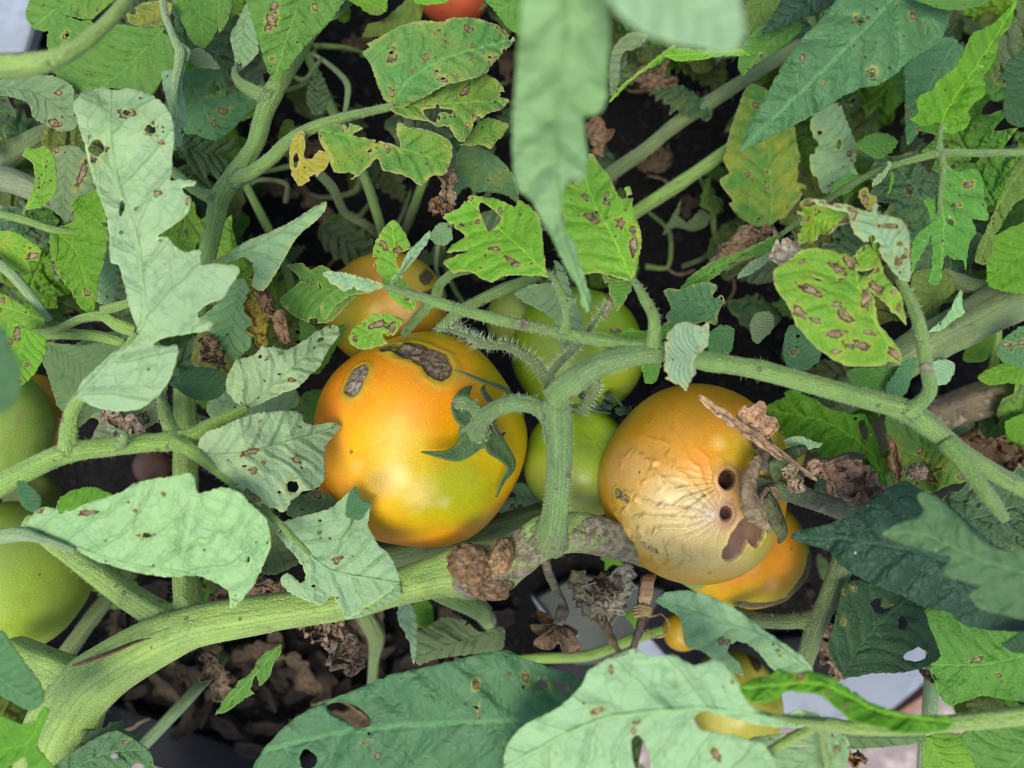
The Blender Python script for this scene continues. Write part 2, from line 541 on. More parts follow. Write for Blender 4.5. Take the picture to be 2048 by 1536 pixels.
def ell(x, y, rx, ry, ang, n, rough, rng, grow=1.0):
    t = np.linspace(0, 2 * np.pi, n, endpoint=False)
    r = 1 + rough * rng.standard_normal(n)
    p = np.stack((rx * r * grow * np.cos(t), ry * r * grow * np.sin(t)), 1)
    c, s = math.cos(math.radians(ang)), math.sin(math.radians(ang))
    return p @ np.array(((c, s), (-s, c))) + (x, y)

def blade(outline, rib, holes=(), spots=(), step=7.0, jag=0.9, seed=0, mm=1.0):
    """triangulated leaf blade in the plane. holes: polygons; spots: (x, y, rx, ry, ang). mm = millimetres per unit."""
    rng = np.random.default_rng(seed)
    out = catmull(outline, step, closed=True)
    nrm = np.roll(out, -1, 0) - np.roll(out, 1, 0)
    nrm = np.stack((nrm[:, 1], -nrm[:, 0]), 1) / (np.linalg.norm(nrm, axis=1)[:, None] + 1e-9)
    out = out + nrm * (rng.standard_normal(len(out)) * jag)[:, None]
    loops = [out]
    holes = [np.asarray(h, float) for h in holes]
    loops += holes
    xmin, ymin = out.min(0)
    xmax, ymax = out.max(0)
    gx, gy = np.meshgrid(np.arange(xmin, xmax, step), np.arange(ymin, ymax, step * 0.87))
    gx[1::2] += step * 0.5
    g = np.stack((gx.ravel(), gy.ravel()), 1)
    g = g + rng.uniform(-0.22, 0.22, g.shape) * step
    keep = inside(out, g)
    g = g[keep]
    for lp in loops:
        if len(g):
            g = g[seg_dist(lp, g)[0] > step * 0.45]
    for h in holes:
        if len(g):
            g = g[~inside(h, g)]
    vs, es = [], []
    sv = []                                    # spot value per vertex
    def loop(lp, val):
        o = len(vs)
        vs.extend(map(tuple, lp)); sv.extend([val] * len(lp))
        es.extend((o + i, o + (i + 1) % len(lp)) for i in range(len(lp)))
    for lp in loops:
        loop(lp, 0.0)
    for (x, y, rx, ry, ang) in spots:
        big_ = min(rx, ry) >= 3 or mm < 0
        n = 8 if max(rx, ry) < 9 else 16
        sd_ = rng.integers(1 << 30)
        r3 = [ell(x, y, rx, ry, ang, n, 0.0, rng, k) for k in (0.55, 1.0, 2.2 if big_ else 1.6)]
        wob = np.clip(1 + 0.27 * rng.standard_normal(n), 0.4, 1.8)
        r3 = [(r - (x, y)) * wob[:, None] + (x, y) for r in r3]
        if len(g):
            g = g[~inside(r3[2], g)]
        ok = [inside(out, r) for r in r3]
        for r, o_, val in zip(r3, ok, (1.0 if big_ else 0.74, 0.64, 0.0)):
            r = r[o_]
            for h in holes:
                if len(r):
                    r = r[~inside(h, r)]
            vs.extend(map(tuple, r)); sv.extend([val] * len(r))
        if inside(out, np.array([[x, y]]))[0] and not any(inside(h, np.array([[x, y]]))[0] for h in holes):
            vs.append((x, y)); sv.append(1.0 if big_ else 0.76)
    n0 = len(vs)
    vs.extend(map(tuple, g))
    sv.extend([0.0] * len(g))
    V, E, F, ov, oe, of = delaunay_2d_cdt([Vector(v) for v in vs], es, [], 0, 1e-6)
    v2 = np.array([(v.x, v.y) for v in V])
    spot = np.array([max([sv[k] for k in o] or [0.0]) for o in ov])
    f = np.array([q for q in F if len(q) == 3], int)
    c = v2[f].mean(1)
    k = inside(out, c)
    for h in holes:
        k &= ~inside(h, c)
    f = f[k]
    # orient up (photograph y points down)
    a, b, d = v2[f[:, 0]], v2[f[:, 1]], v2[f[:, 2]]
    cr = (b[:, 0] - a[:, 0]) * (d[:, 1] - a[:, 1]) - (b[:, 1] - a[:, 1]) * (d[:, 0] - a[:, 0])
    f[cr > 0] = f[cr > 0][:, ::-1]
    used = np.unique(f)
    remap = np.full(len(v2), -1)
    remap[used] = np.arange(len(used))
    v2, spot, f = v2[used], spot[used], remap[f]
    ribc = catmull(rib, 5)
    d, w, sd_, L = seg_dist(ribc, v2, closed=False)
    # beyond the ends of the midrib keep counting along it
    k3 = max(1, min(6, len(ribc) - 1))
    vv, u = d * sd_, w.copy()
    for end, inner, lim in ((ribc[0], ribc[k3], -1), (ribc[-1], ribc[-1 - k3], 1)):
        t0 = (end - inner) / (np.linalg.norm(end - inner) + 1e-9)
        ext = (v2 - end) @ t0
        m = (ext > 0) & ((w < 1e-6) if lim < 0 else (w > L - 1e-6))
        e = v2[m] - end
        u[m] = (0 if lim < 0 else L) + lim * ext[m]
        vv[m] = (t0[0] * e[:, 1] - t0[1] * e[:, 0]) * lim
    u, vv = u / L, vv / L
    ed = np.full(len(v2), 1e9)
    for lp in loops:
        ed = np.minimum(ed, seg_dist(lp, v2)[0])
    return dict(v=v2, f=f, u=u, w=vv, edge=ed * mm, spot=spot, L=L)

# palette of living tissue (base colours)
PAL = dict(
    teal=(0.062, 0.165, 0.058), green=(0.078, 0.212, 0.028), lime=(0.126, 0.295, 0.019), vivid=(0.084, 0.225, 0.006),
    dark=(0.022, 0.075, 0.022), deep=(0.015, 0.055, 0.026), pale=(0.262, 0.418, 0.222), sage=(0.205, 0.325, 0.165),
    dim=(0.105, 0.170, 0.070), mint=(0.240, 0.385, 0.215), yellow=(0.270, 0.275, 0.028), olive=(0.085, 0.155, 0.022),
    grey=(0.150, 0.225, 0.112))
UNDERS = {'pale', 'sage', 'dim', 'mint', 'grey'}

def leaf_relief(B, L_cm, seed, fold=0.0, roll=0.0, arch=0.0, wave=0.22, quilt=0.035, edgecurl=0.0, rnd=0.0):
    """height of a blade in centimetres towards the viewer at its vertices"""
    u, w = B['u'], B['w']
    x = w * L_cm
    aw = np.abs(w)
    h = -roll * x - fold * np.abs(x) - arch * L_cm * (2 * u - 1) ** 2 * 0.25
    t = 7 * (u - aw + 0.9 * aw * aw) + 0.22 * np.sign(w) + rnd
    fr = np.abs(t - np.floor(t) - 0.5)
    q = sstep(0.0, 0.42, fr) * sstep(0.01, 0.08, aw)
    h = h + quilt * L_cm * 0.085 * (q - 0.5)
    p = np.stack((u * 3.1, w * 3.4, np.full_like(u, seed * 1.7)), 1)
    h = h + 1.5 * wave * fbm(p, seed, 2) * L_cm / 7
    h = h + 0.55 * wave * vnoise(p * 3.3, seed + 5) * L_cm / 7
    h = h - edgecurl * np.exp(-B['edge'] / 3.5)
    return h

NLEAF = [0]

def leaf(parent, out, rib, d, col='green', holes=(), spots=(), dam=0, burn=0.0, yel=0.0, fold=0.0, roll=0.0, arch=0.0, wave=0.22,
         quilt=0.035, curl=0.0, step=None, jag=0.9, name='leaf', label=None, under=None):
    """leaf blade measured in the photograph; d = depth below the camera in cm (base, ..., tip)"""
    NLEAF[0] += 1
    seed = NLEAF[0] * 13
    rng = np.random.default_rng(seed)
    o = np.array(pts(out) if isinstance(out, str) else out)
    r = np.array(pts(rib) if isinstance(rib, str) else rib)
    ds = np.atleast_1d(np.asarray(d, float))
    dm = ds.mean()
    area = 0.5 * abs(np.sum(o[:, 0] * np.roll(o[:, 1], -1) - o[:, 1] * np.roll(o[:, 0], -1)))
    if step is None:
        step = max(4.0, min(9.0, math.sqrt(area / 2600)))
    hp = []
    for h in holes:
        if isinstance(h, str):
            hp.append(catmull(pts(h), step, closed=True))
        else:
            h = tuple(h) + (h[2], 0)[len(h) - 3:] if len(h) < 5 else h
            hp.append(ell(*h, 14, 0.12, rng))
    sp = [tuple(s) + ((s[2], 0)[len(s) - 3:] if len(s) < 5 else ()) for s in spots]
    ci = 0
    while ci < dam * 30 and len(sp) < len(spots) + dam:
        ci += 1
        p = o[rng.integers(len(o))] * rng.uniform(0, 1) + r[rng.integers(len(r))] * rng.uniform(0, 1)
        w0 = rng.uniform(0.1, 0.9)
        p = o[rng.integers(len(o))] * w0 + r[rng.integers(len(r))] * (1 - w0)
        if sp and rng.uniform() < 0.35:           # spots that run together
            q = sp[rng.integers(len(sp))]
            p = np.array((q[0], q[1])) + rng.normal(0, 1, 2) * (q[2] + 6)
        if inside(o, p[None])[0] and all(math.hypot(p[0] - q[0], p[1] - q[1]) > q[2] * 0.9 + 4 for q in sp):
            rr = rng.uniform(1.3, 2.7) if rng.uniform() < 0.88 else rng.uniform(3.5, 6.5)
            sp.append((p[0], p[1], rr * rng.uniform(0.9, 1.7), rr, rng.uniform(0, 180)))
    # bites and torn places along a scorched margin
    for _ in range(int(round(burn * 55))):
        k = rng.integers(len(o)); t = rng.uniform()
        p = o[k] * (1 - t) + o[(k + 1) % len(o)] * t
        if math.hypot(*(p - r[0])) < 40:
            continue
        h = ell(p[0], p[1], rng.uniform(4, 13), rng.uniform(3, 8), rng.uniform(0, 180), 13, 0.28, rng)
        hp.append(h)
    for _ in range(dam // 6):
        w0 = rng.uniform(0.2, 0.8)
        p = o[rng.integers(len(o))] * w0 + r[rng.integers(len(r))] * (1 - w0)
        hp.append(ell(p[0], p[1], rng.uniform(2.5, 7), rng.uniform(2, 4), rng.uniform(0, 180), 11, 0.28, rng))
    mm = dm * 10 / FPX
    B = blade(o, r, hp, sp, step, jag, seed, mm)
    rnd = rng.uniform()
    Lc = B['L'] * mm / 10
    uu = np.clip(B['u'], -0.2, 1.2)
    dd = np.interp(uu, np.linspace(0, 1, len(ds)), ds) if len(ds) > 1 else np.full(len(uu), ds[0])
    dd = dd - leaf_relief(B, Lc, seed, fold, roll, arch, wave, quilt, curl, rnd)
    v = Wv(B['v'], dd)
    n = len(v)
    bc = np.array(PAL[col]) if isinstance(col, str) else np.array(col)
    bc = bc * rng.uniform(0.93, 1.07, 3)
    un = under if under is not None else col in UNDERS
    attrs = dict(luv=np.stack((B['u'], B['w'], B['edge']), 1), col=np.tile(bc, (n, 1)), spot=B['spot'],
                 par=np.tile((burn, yel, rnd), (n, 1)), size=np.full(n, min(1.15, max(0.25, Lc / 7))))
    ob = put(name, v, B['f'], [MAT_UNDER, MAT_TOP] if un else [MAT_TOP, MAT_UNDER], parent, attrs, label=label)
    thick(ob, 0.00035)
    return ob

def thick(ob, t):
    m = ob.modifiers.new('thickness', 'SOLIDIFY')
    m.thickness = t
    m.offset = -1
    m.material_offset = 1
    m.material_offset_rim = 0

# ------------------------------------------------------------------ stems
STEMCOL = dict(pale=(0.160, 0.250, 0.058), green=(0.100, 0.180, 0.042), bright=(0.135, 0.235, 0.046), dull=(0.085, 0.125, 0.044),
               grey=(0.12, 0.155, 0.082), brown=(0.085, 0.068, 0.040), darkg=(0.045, 0.072, 0.028), sage=(0.17, 0.26, 0.115), mid=(0.085, 0.150, 0.048))

def tube_path(P, res=5.0):
    """P rows: x, y (pixels), depth cm, radius px"""
    P = np.array(P, float)
    C = catmull(P, max(2, 10))
    c = Wv(C[:, :2], C[:, 2])
    r = np.maximum(C[:, 3], 0.6) * C[:, 2] * 0.01 / FPX
    return c, r

def sweep(c, r, ns=14, ridge=0.06, seed=0, cap=True):
    n = len(c)
    t = np.gradient(c, axis=0)
    t /= np.linalg.norm(t, axis=1)[:, None] + 1e-12
    up = np.array((0, 0, 1.0))
    b = np.cross(t, up)
    bl = np.linalg.norm(b, axis=1)
    b[bl < 1e-3] = (1, 0, 0)
    b /= np.linalg.norm(b, axis=1)[:, None]
    a = np.cross(b, t)
    ph = np.linspace(0, 2 * np.pi, ns, endpoint=False)
    wob = 1 + ridge * np.cos(5 * ph + seed)[None, :] + 0.03 * np.sin(3 * ph[None, :] + np.linspace(0, 9, n)[:, None] + seed)
    v = c[:, None, :] + (r[:, None] * wob)[:, :, None] * (np.cos(ph)[None, :, None] * b[:, None, :] + np.sin(ph)[None, :, None] * a[:, None, :])
    L = np.concatenate(([0], np.cumsum(np.linalg.norm(np.diff(c, axis=0), axis=1))))
    tp = np.stack((np.repeat(L, ns), np.tile(np.abs(ph - np.pi), n)), 1)
    v = v.reshape(-1, 3)
    f = [(i * ns + j, i * ns + (j + 1) % ns, (i + 1) * ns + (j + 1) % ns, (i + 1) * ns + j) for i in range(n - 1) for j in range(ns)]
    if cap:
        f.append(tuple(range(ns - 1, -1, -1)))
        f.append(tuple((n - 1) * ns + j for j in range(ns)))
    return v, f, tp

def hairs(parent, runs, dens, length, seed, kind='stuff'):
    """fine white hairs standing off a stem: one mesh of many"""
    rng = np.random.default_rng(seed)
    V, F = [], []
    for c, r in runs:
        L = np.concatenate(([0], np.cumsum(np.linalg.norm(np.diff(c, axis=0), axis=1))))
        n = int(L[-1] * 100 * dens)
        t = np.gradient(c, axis=0)
        for q in rng.uniform(0, L[-1], n):
            i = min(np.searchsorted(L, q), len(c) - 1)
            d = t[i] / (np.linalg.norm(t[i]) + 1e-12)
            x = rng.standard_normal(3)
            if x[2] < -0.3: x[2] *= -1
            x -= d * (x @ d)
            x /= np.linalg.norm(x) + 1e-9
            p = c[i] + x * r[i] * 0.96
            ln = length * rng.uniform(0.4, 1.25)
            tip = p + (x + rng.standard_normal(3) * 0.35) * ln
            s = np.cross(d, x)
            w = 0.00004
            o = len(V)
            V += [p + s * w, p - s * w * 0.5 + d * w, p - s * w * 0.5 - d * w, tip]
            F += [(o, o + 1, o + 3), (o + 1, o + 2, o + 3), (o + 2, o, o + 3)]
    if V:
        put('stem_hair', V, F, MAT_HAIR, parent, kind='stuff', smooth=False)

def stems(parent, paths, col='green', name='stem', voxel=0.0006, hair=0, hairlen=0.0016, worn=(), label=None, sm=6, blend=True, bumps=()):
    """branches grown together into one smooth mesh. worn: (x, y, depth, radius px, amount) corky places; bumps: (x,y,d,r,h)"""
    V, F, samples, info, runs = [], [], [], [], []
    seed = len(paths) * 7 + len(ORIGIN)
    pcol = []
    for k, p in enumerate(paths):
        own = None
        if isinstance(p, tuple):
            p, own = p
        c, r = tube_path(p)
        runs.append((c, r))
        r = r * (1 + 0.05 * vnoise(np.stack((np.arange(len(r)) * 0.23, np.full(len(r), k + seed * 1.0)), 1), k))
        v, f, tp = sweep(c, r, 20, 0.06, seed + k)
        o = len(V)
        V.extend(v.tolist())
        F.extend(tuple(q + o for q in g) for g in f)
        samples.append(v); info.append(tp)
        pcol.append(np.tile(np.array(STEMCOL[own or col] if isinstance(own or col, str) else (own or col), float), (len(v), 1)))
    me = bpy.data.meshes.new(name)
    me.from_pydata(V, [], F)
    S = np.concatenate(samples); T = np.concatenate(info)
    if blend:
        tmp = bpy.data.objects.new('temporary', me)
        COL.objects.link(tmp)
        m = tmp.modifiers.new('r', 'REMESH'); m.mode = 'VOXEL'; m.voxel_size = voxel
        m2 = tmp.modifiers.new('s', 'SMOOTH'); m2.iterations = sm; m2.factor = 0.5
        dg = bpy.context.evaluated_depsgraph_get()
        me2 = bpy.data.meshes.new_from_object(tmp.evaluated_get(dg))
        bpy.data.objects.remove(tmp)
        v = np.empty(len(me2.vertices) * 3); me2.vertices.foreach_get('co', v); v = v.reshape(-1, 3)
        f = [tuple(q.vertices) for q in me2.polygons]
        bpy.data.meshes.remove(me2)
        from mathutils.kdtree import KDTree
        kd = KDTree(len(S))
        for i, q in enumerate(S):
            kd.insert(q, i)
        kd.balance()
        near = np.array([kd.find(q)[1] for q in v])
        tp = T[near]
        pc = np.concatenate(pcol)[near]
    else:
        v, f, tp, pc = S, F, T, np.concatenate(pcol)
    bpy.data.meshes.remove(me)
    n = len(v)
    wr = np.zeros(n)
    for (x, y, d, rp, a) in worn:
        p = W(x, y, d)
        q = np.linalg.norm(v[:, :2] - p[:2], axis=1) / (rp * d * 0.01 / FPX)
        wr = np.maximum(wr, a * (1 - sstep(0.6, 1.3, q)))
    for (x, y, d, rp, hpx) in bumps:
        p = W(x, y, d)
        R = rp * d * 0.01 / FPX
        e = v - p
        q = np.linalg.norm(e, axis=1) / R
        rough = 0.6 + 0.8 * fbm(v * 420, 3, 3) + 0.4 * fbm(v * 1100, 9, 2)
        k = (hpx * d * 0.01 / FPX) * (1 - sstep(0.5, 1.1, q)) * rough
        v = v + np.array((0, 0, 1.0)) * k[:, None]
    cc = pc.copy()
    # older wood is browner
    cc = cc * (1 - 0.55 * np.clip(wr, 0, 1)[:, None]) + np.array((0.105, 0.090, 0.060)) * (0.55 * np.clip(wr, 0, 1)[:, None])
    ob = put(name, v, f, MAT_STEM, parent, dict(col=cc, tp=np.concatenate((tp, wr[:, None]), 1)), label=label)
    if hair:
        hairs(ob, runs, hair, hairlen, seed)
    return ob

# ------------------------------------------------------------------ ground, planter, soil
MAT_SOIL = rough_material('potting_soil', (0.0033, 0.0032, 0.0034), (0.0135, 0.0125, 0.0120), 500, 0.95, 0.0015, spec=0.08)
MAT_CRUMB = rough_material('soil_crumb', (0.005, 0.0045, 0.0048), (0.030, 0.026, 0.024), 700, 0.8, 0.0008, (0.006, 0.005, 0.005), spec=0.15)
MAT_BARK = rough_material('bark', (0.008, 0.006, 0.005), (0.050, 0.036, 0.027), 420, 0.85, 0.0012, (0.060, 0.045, 0.037))
MAT_PAVE = rough_material('paving', (0.16, 0.132, 0.128), (0.24, 0.20, 0.197), 260, 0.8, 0.0006, (0.34, 0.29, 0.27))
MAT_POT = plain_material('planter_plastic', (0.0025, 0.0045, 0.0085), 0.55, (0.03, 0.027, 0.024), spec=0.14)
MAT_WHITE = rough_material('white_plastic', (0.13, 0.155, 0.19), (0.235, 0.275, 0.33), 70, 0.5, 0.0003, (0.19, 0.22, 0.26))
MAT_SLATE = plain_material('grey_board', (0.045, 0.055, 0.048), 0.6, (0.12, 0.11, 0.10), spec=0.2)
MAT_TERRA = rough_material('brown_strip', (0.15, 0.085, 0.06), (0.24, 0.14, 0.10), 300, 0.7, 0.0005)

GROUND_D = 74.0
g = 3.0
put('ground', [(-g, -g, CAM_H - GROUND_D / 100), (g, -g, CAM_H - GROUND_D / 100), (g, g, CAM_H - GROUND_D / 100), (-g, g, CAM_H - GROUND_D / 100)],
    [(0, 1, 2, 3)], MAT_PAVE, kind='structure', smooth=False, label='greyish pink paving under the planters')

def world_poly(s, d):
    return np.array([W(x, y, d) for x, y in pts(s)])

# planter outline (photograph pixels at soil depth): a bed with a kinked front
BED = 'P:-700,-600 2800,-600 2800,760 2100,1010 1860,1100 1640,1262 1430,1282 1340,1180 1085,1178 1120,1300 1000,1400 560,1512 190,1386 -700,1300'
bed = world_poly(BED, 46.0)[:, :2]

def soil():
    st = 0.0085
    mn, mx = bed.min(0), bed.max(0)
    gx, gy = np.meshgrid(np.arange(mn[0], mx[0], st), np.arange(mn[1], mx[1], st))
    q = np.stack((gx.ravel(), gy.ravel()), 1)
    q = q[inside(bed, q)]
    q = q[seg_dist(bed, q)[0] > st * 0.5]
    loop = []
    for a, b in zip(bed, np.roll(bed, -1, 0)):
        n = max(1, int(np.linalg.norm(b - a) / st))
        loop += [a + (b - a) * i / n for i in range(n)]
    loop = np.array(loop)
    es = [(i, (i + 1) % len(loop)) for i in range(len(loop))]
    allp = [Vector(p) for p in np.concatenate((loop, q))]
    V, E, F, *_ = delaunay_2d_cdt(allp, es, [], 0, 1e-7)
    v = np.array([(p.x, p.y) for p in V]); f = np.array([t for t in F if len(t) == 3])
    f = f[inside(bed, v[f].mean(1))]
    z = 0.008 * fbm(v * 18, 1, 3) + 0.005 * fbm(v * 70, 4, 2) - 0.004
    v3 = np.concatenate((v, z[:, None]), 1)
    a, b, c = v[f[:, 0]], v[f[:, 1]], v[f[:, 2]]
    cr = (b[:, 0] - a[:, 0]) * (c[:, 1] - a[:, 1]) - (b[:, 1] - a[:, 1]) * (c[:, 0] - a[:, 0])
    f[cr < 0] = f[cr < 0][:, ::-1]
    return put('soil', v3, f, MAT_SOIL, kind='structure', label='black potting soil in the planter')
soil()

def rock(r, rng, flat=1.0):
    """a small rough lump: 12-vertex icosahedron knocked about"""
    p = (1 + 5 ** .5) / 2
    v = np.array([(-1, p, 0), (1, p, 0), (-1, -p, 0), (1, -p, 0), (0, -1, p), (0, 1, p), (0, -1, -p), (0, 1, -p), (p, 0, -1), (p, 0, 1), (-p, 0, -1), (-p, 0, 1)], float)
    v /= np.linalg.norm(v[0])
    v *= rng.uniform(0.65, 1.25, (12, 1))
    v *= (1, rng.uniform(0.6, 1), flat * rng.uniform(0.5, 1))
    a = rng.uniform(0, 6.28)
    R = np.array(((math.cos(a), -math.sin(a), 0), (math.sin(a), math.cos(a), 0), (0, 0, 1)))
    f = [(0, 11, 5), (0, 5, 1), (0, 1, 7), (0, 7, 10), (0, 10, 11), (1, 5, 9), (5, 11, 4), (11, 10, 2), (10, 7, 6), (7, 1, 8), (3, 9, 4), (3, 4, 2), (3, 2, 6), (3, 6, 8), (3, 8, 9), (4, 9, 5), (2, 4, 11), (6, 2, 10), (8, 6, 7), (9, 8, 1)]
    return v @ R.T * r, f

def crumbs():
    rng = np.random.default_rng(5)
    V, F = [], []
    n = 0
    while n < 9000:
        x, y = rng.uniform(-0.42, 0.42), rng.uniform(-0.30, 0.33)
        if not inside(bed, np.array([[x, y]]))[0]:
            continue
        r = 0.0012 + 0.0032 * rng.uniform() ** 4
        v, f = rock(r, rng)
        z = 0.008 * fbm(np.array([[x, y]]) * 18, 1, 3)[0] + 0.005 * fbm(np.array([[x, y]]) * 70, 4, 2)[0] - 0.004
        o = len(V)
        V += (v + (x, y, z + r * 0.3)).tolist(); F += [tuple(q + o for q in t) for t in f]
        n += 1
    put('soil_crumbs', V, F, MAT_CRUMB, kind='stuff', smooth=False, label='loose crumbs and grit on the black soil')
crumbs()

def wall_strip(name, poly, z0, z1, width, mat, parent):
    """planter wall following an outline outwards, with a rounded rim"""
    p = np.asarray(poly)
    n = len(p)
    nx = np.roll(p, -1, 0) - p
    nx = np.stack((nx[:, 1], -nx[:, 0]), 1) / np.linalg.norm(nx, axis=1)[:, None]
    area = np.sum(p[:, 0] * np.roll(p[:, 1], -1) - p[:, 1] * np.roll(p[:, 0], -1))
    if area < 0: nx = -nx
    mit = nx + np.roll(nx, 1, 0)
    mit /= np.maximum(0.35, (mit * mit).sum(1) / 2)[:, None]
    prof = [(0, z0), (0, z1 - 0.003), (0.0012, z1 - 0.0008), (0.004, z1), (width - 0.004, z1), (width - 0.001, z1 - 0.001), (width, z1 - 0.004), (width, z0)]
    V = [tuple(p[i] + mit[i] * o) + (z,) for o, z in prof for i in range(n)]
    F = [(k * n + i, k * n + (i + 1) % n, (k + 1) * n + (i + 1) % n, (k + 1) * n + i) for k in range(len(prof) - 1) for i in range(n)]
    if area < 0: F = [f[::-1] for f in F]
    return put(name, V, F, mat, parent, smooth=False)

planter = thing('planter', 'dark blue black plastic planter edge at the lower left below the bark', 'planter', (bed[:, 0].mean(), bed[:, 1].mean(), -0.24))
wall_strip('planter_wall', bed, -0.24, 0.006, 0.030, MAT_POT, planter)
mn, mx = bed.min(0), bed.max(0)
bot = [(x, y, -0.235) for x, y in bed]
put('planter_floor', bot, [tuple(range(len(bot)))], MAT_POT, planter, smooth=False)

def slab(name, corners, d, thickness, mat, parent=None, bevel=0.002, **kw):
    """flat board seen from above, its top d cm below the camera"""
    top = np.array([W(x, y, d) for x, y in corners])
    low = top - (0, 0, thickness)
    n = len(top)
    V = np.concatenate((top, low))
    F = [tuple(range(n)), tuple(range(2 * n - 1, n - 1, -1))] + [(i, i + n, (i + 1) % n + n, (i + 1) % n) for i in range(n)]
    o = put(name, V, F, mat, parent, smooth=False, **kw)
    m = o.modifiers.new('bevel', 'BEVEL'); m.width = bevel; m.segments = 2
    return o

tray = slab('white_tray', pts('P:1200,1230 1800,1120 1900,1330 1775,1432 1640,1475 1350,1330 1200,1430'), 60, 0.025, MAT_WHITE, bevel=0.004)
tag(tray, 'white plastic tray speckled with dirt showing below the leaves at lower right', 'tray')
strip = slab('edging_strip', pts('P:1768,1446 1918,1342 1930,1356 1780,1462'), 64, 0.02, MAT_TERRA, bevel=0.001)
tag(strip, 'narrow reddish brown strip along the edge of the white tray', 'edging')
ledge = slab('white_board', pts('P:-160,-80 62,-60 70,30 48,105 -160,110'), 43, 0.012, MAT_WHITE, bevel=0.003)
tag(ledge, 'corner of a white board lying on the soil at the top left', 'board')
grey = slab('grey_board', pts('P:1066,1200 1160,1150 1330,1180 1250,1330 1150,1330'), 44.6, 0.008, MAT_SLATE, bevel=0.001)
tag(grey, 'grey green slate board lying on the soil beneath the withered flowers', 'board')
blade_ = slab('white_strip', pts('P:1062,1192 1068,1196 1103,1240 1092,1244'), 44.0, 0.004, MAT_WHITE, bevel=0.0006)
tag(blade_, 'thin white pointed sliver beside the grey board', 'plant tag')

# bark mulch: chips one can tell apart, lying along the front of the bed
def bark_mesh(k):
    rng = np.random.default_rng(100 + k)
    nx, ny = 6, 4
    L, wd, t = 1.0, rng.uniform(0.20, 0.42), rng.uniform(0.06, 0.14)
    V, F = [], []
    for lay in (1, -1):
        for i in range(nx):
            for j in range(ny):
                a, b = i / (nx - 1) - 0.5, j / (ny - 1) - 0.5
                e = 1 - 0.55 * abs(2 * a) ** rng.uniform(2, 5)
                V.append((a * L + rng.normal(0, .03), b * wd * e + rng.normal(0, .02), lay * t * 0.5 + 0.10 * (b * b) * k % 3 + rng.normal(0, .03) + 0.12 * math.sin(2.5 * a + k)))
    q = nx * ny
    for i in range(nx - 1):
        for j in range(ny - 1):
            a = i * ny + j
            F += [(a, a + ny, a + ny + 1, a + 1), (a + q, a + q + 1, a + q + ny + 1, a + q + ny)]
    ring = [i * ny for i in range(nx)] + [(nx - 1) * ny + j for j in range(1, ny)] + [i * ny + ny - 1 for i in range(nx - 2, -1, -1)] + [j for j in range(ny - 2, 0, -1)]
    for a, b in zip(ring, ring[1:] + ring[:1]):
        F.append((a, a + q, b + q, b)[::-1])
    me = bpy.data.meshes.new('bark_chip')
    me.from_pydata(V, [], F); me.materials.append(MAT_BARK); me.update()
    return me
BARK = [bark_mesh(k) for k in range(8)]
rng = np.random.default_rng(21)
chips = []
spots_ = [(230, 900, 1230, 1520, 105), (640, 1000, 1210, 1400, 24), (200, 520, 1140, 1280, 18)]
for x0, x1, y0, y1, n in spots_:
    for _ in range(n):
        x, y = rng.uniform(x0, x1), rng.uniform(y0, y1)
        p = W(x, y, 45.4)
        if not inside(bed, p[None, :2])[0] or seg_dist(bed, p[None, :2])[0][0] < 0.006:
            continue
        o = link('bark_chip', BARK[rng.integers(8)], p + (0, 0, rng.uniform(0.0, 0.012)))
        s = rng.uniform(0.010, 0.032)
        o.scale = (s, s * rng.uniform(0.8, 1.2), s)
        o.rotation_euler = (rng.normal(0, 0.35), rng.normal(0, 0.35), rng.uniform(0, 6.28))
        tag(o, 'dry grey brown bark chip in the mulch behind the dark planter edge', 'bark chip', 'bark chips mulching the soil at the lower left')

# ------------------------------------------------------------------ the three plants and their stems
plant_low = thing('tomato_plant', 'sprawling tomato plant whose thick pale stem with a corky knot crosses the lower left', 'tomato plant', W(60, 1500, 45.5))
plant_up = thing('tomato_plant', 'tomato plant at the upper left with forked stems and a blurred leaf at top centre', 'tomato plant', W(640, -260, 45.8))
plant_right = thing('tomato_plant', 'tomato plant at the right with two thick dull stems and large blue green leaves', 'tomato plant', W(2230, 560, 45.8))

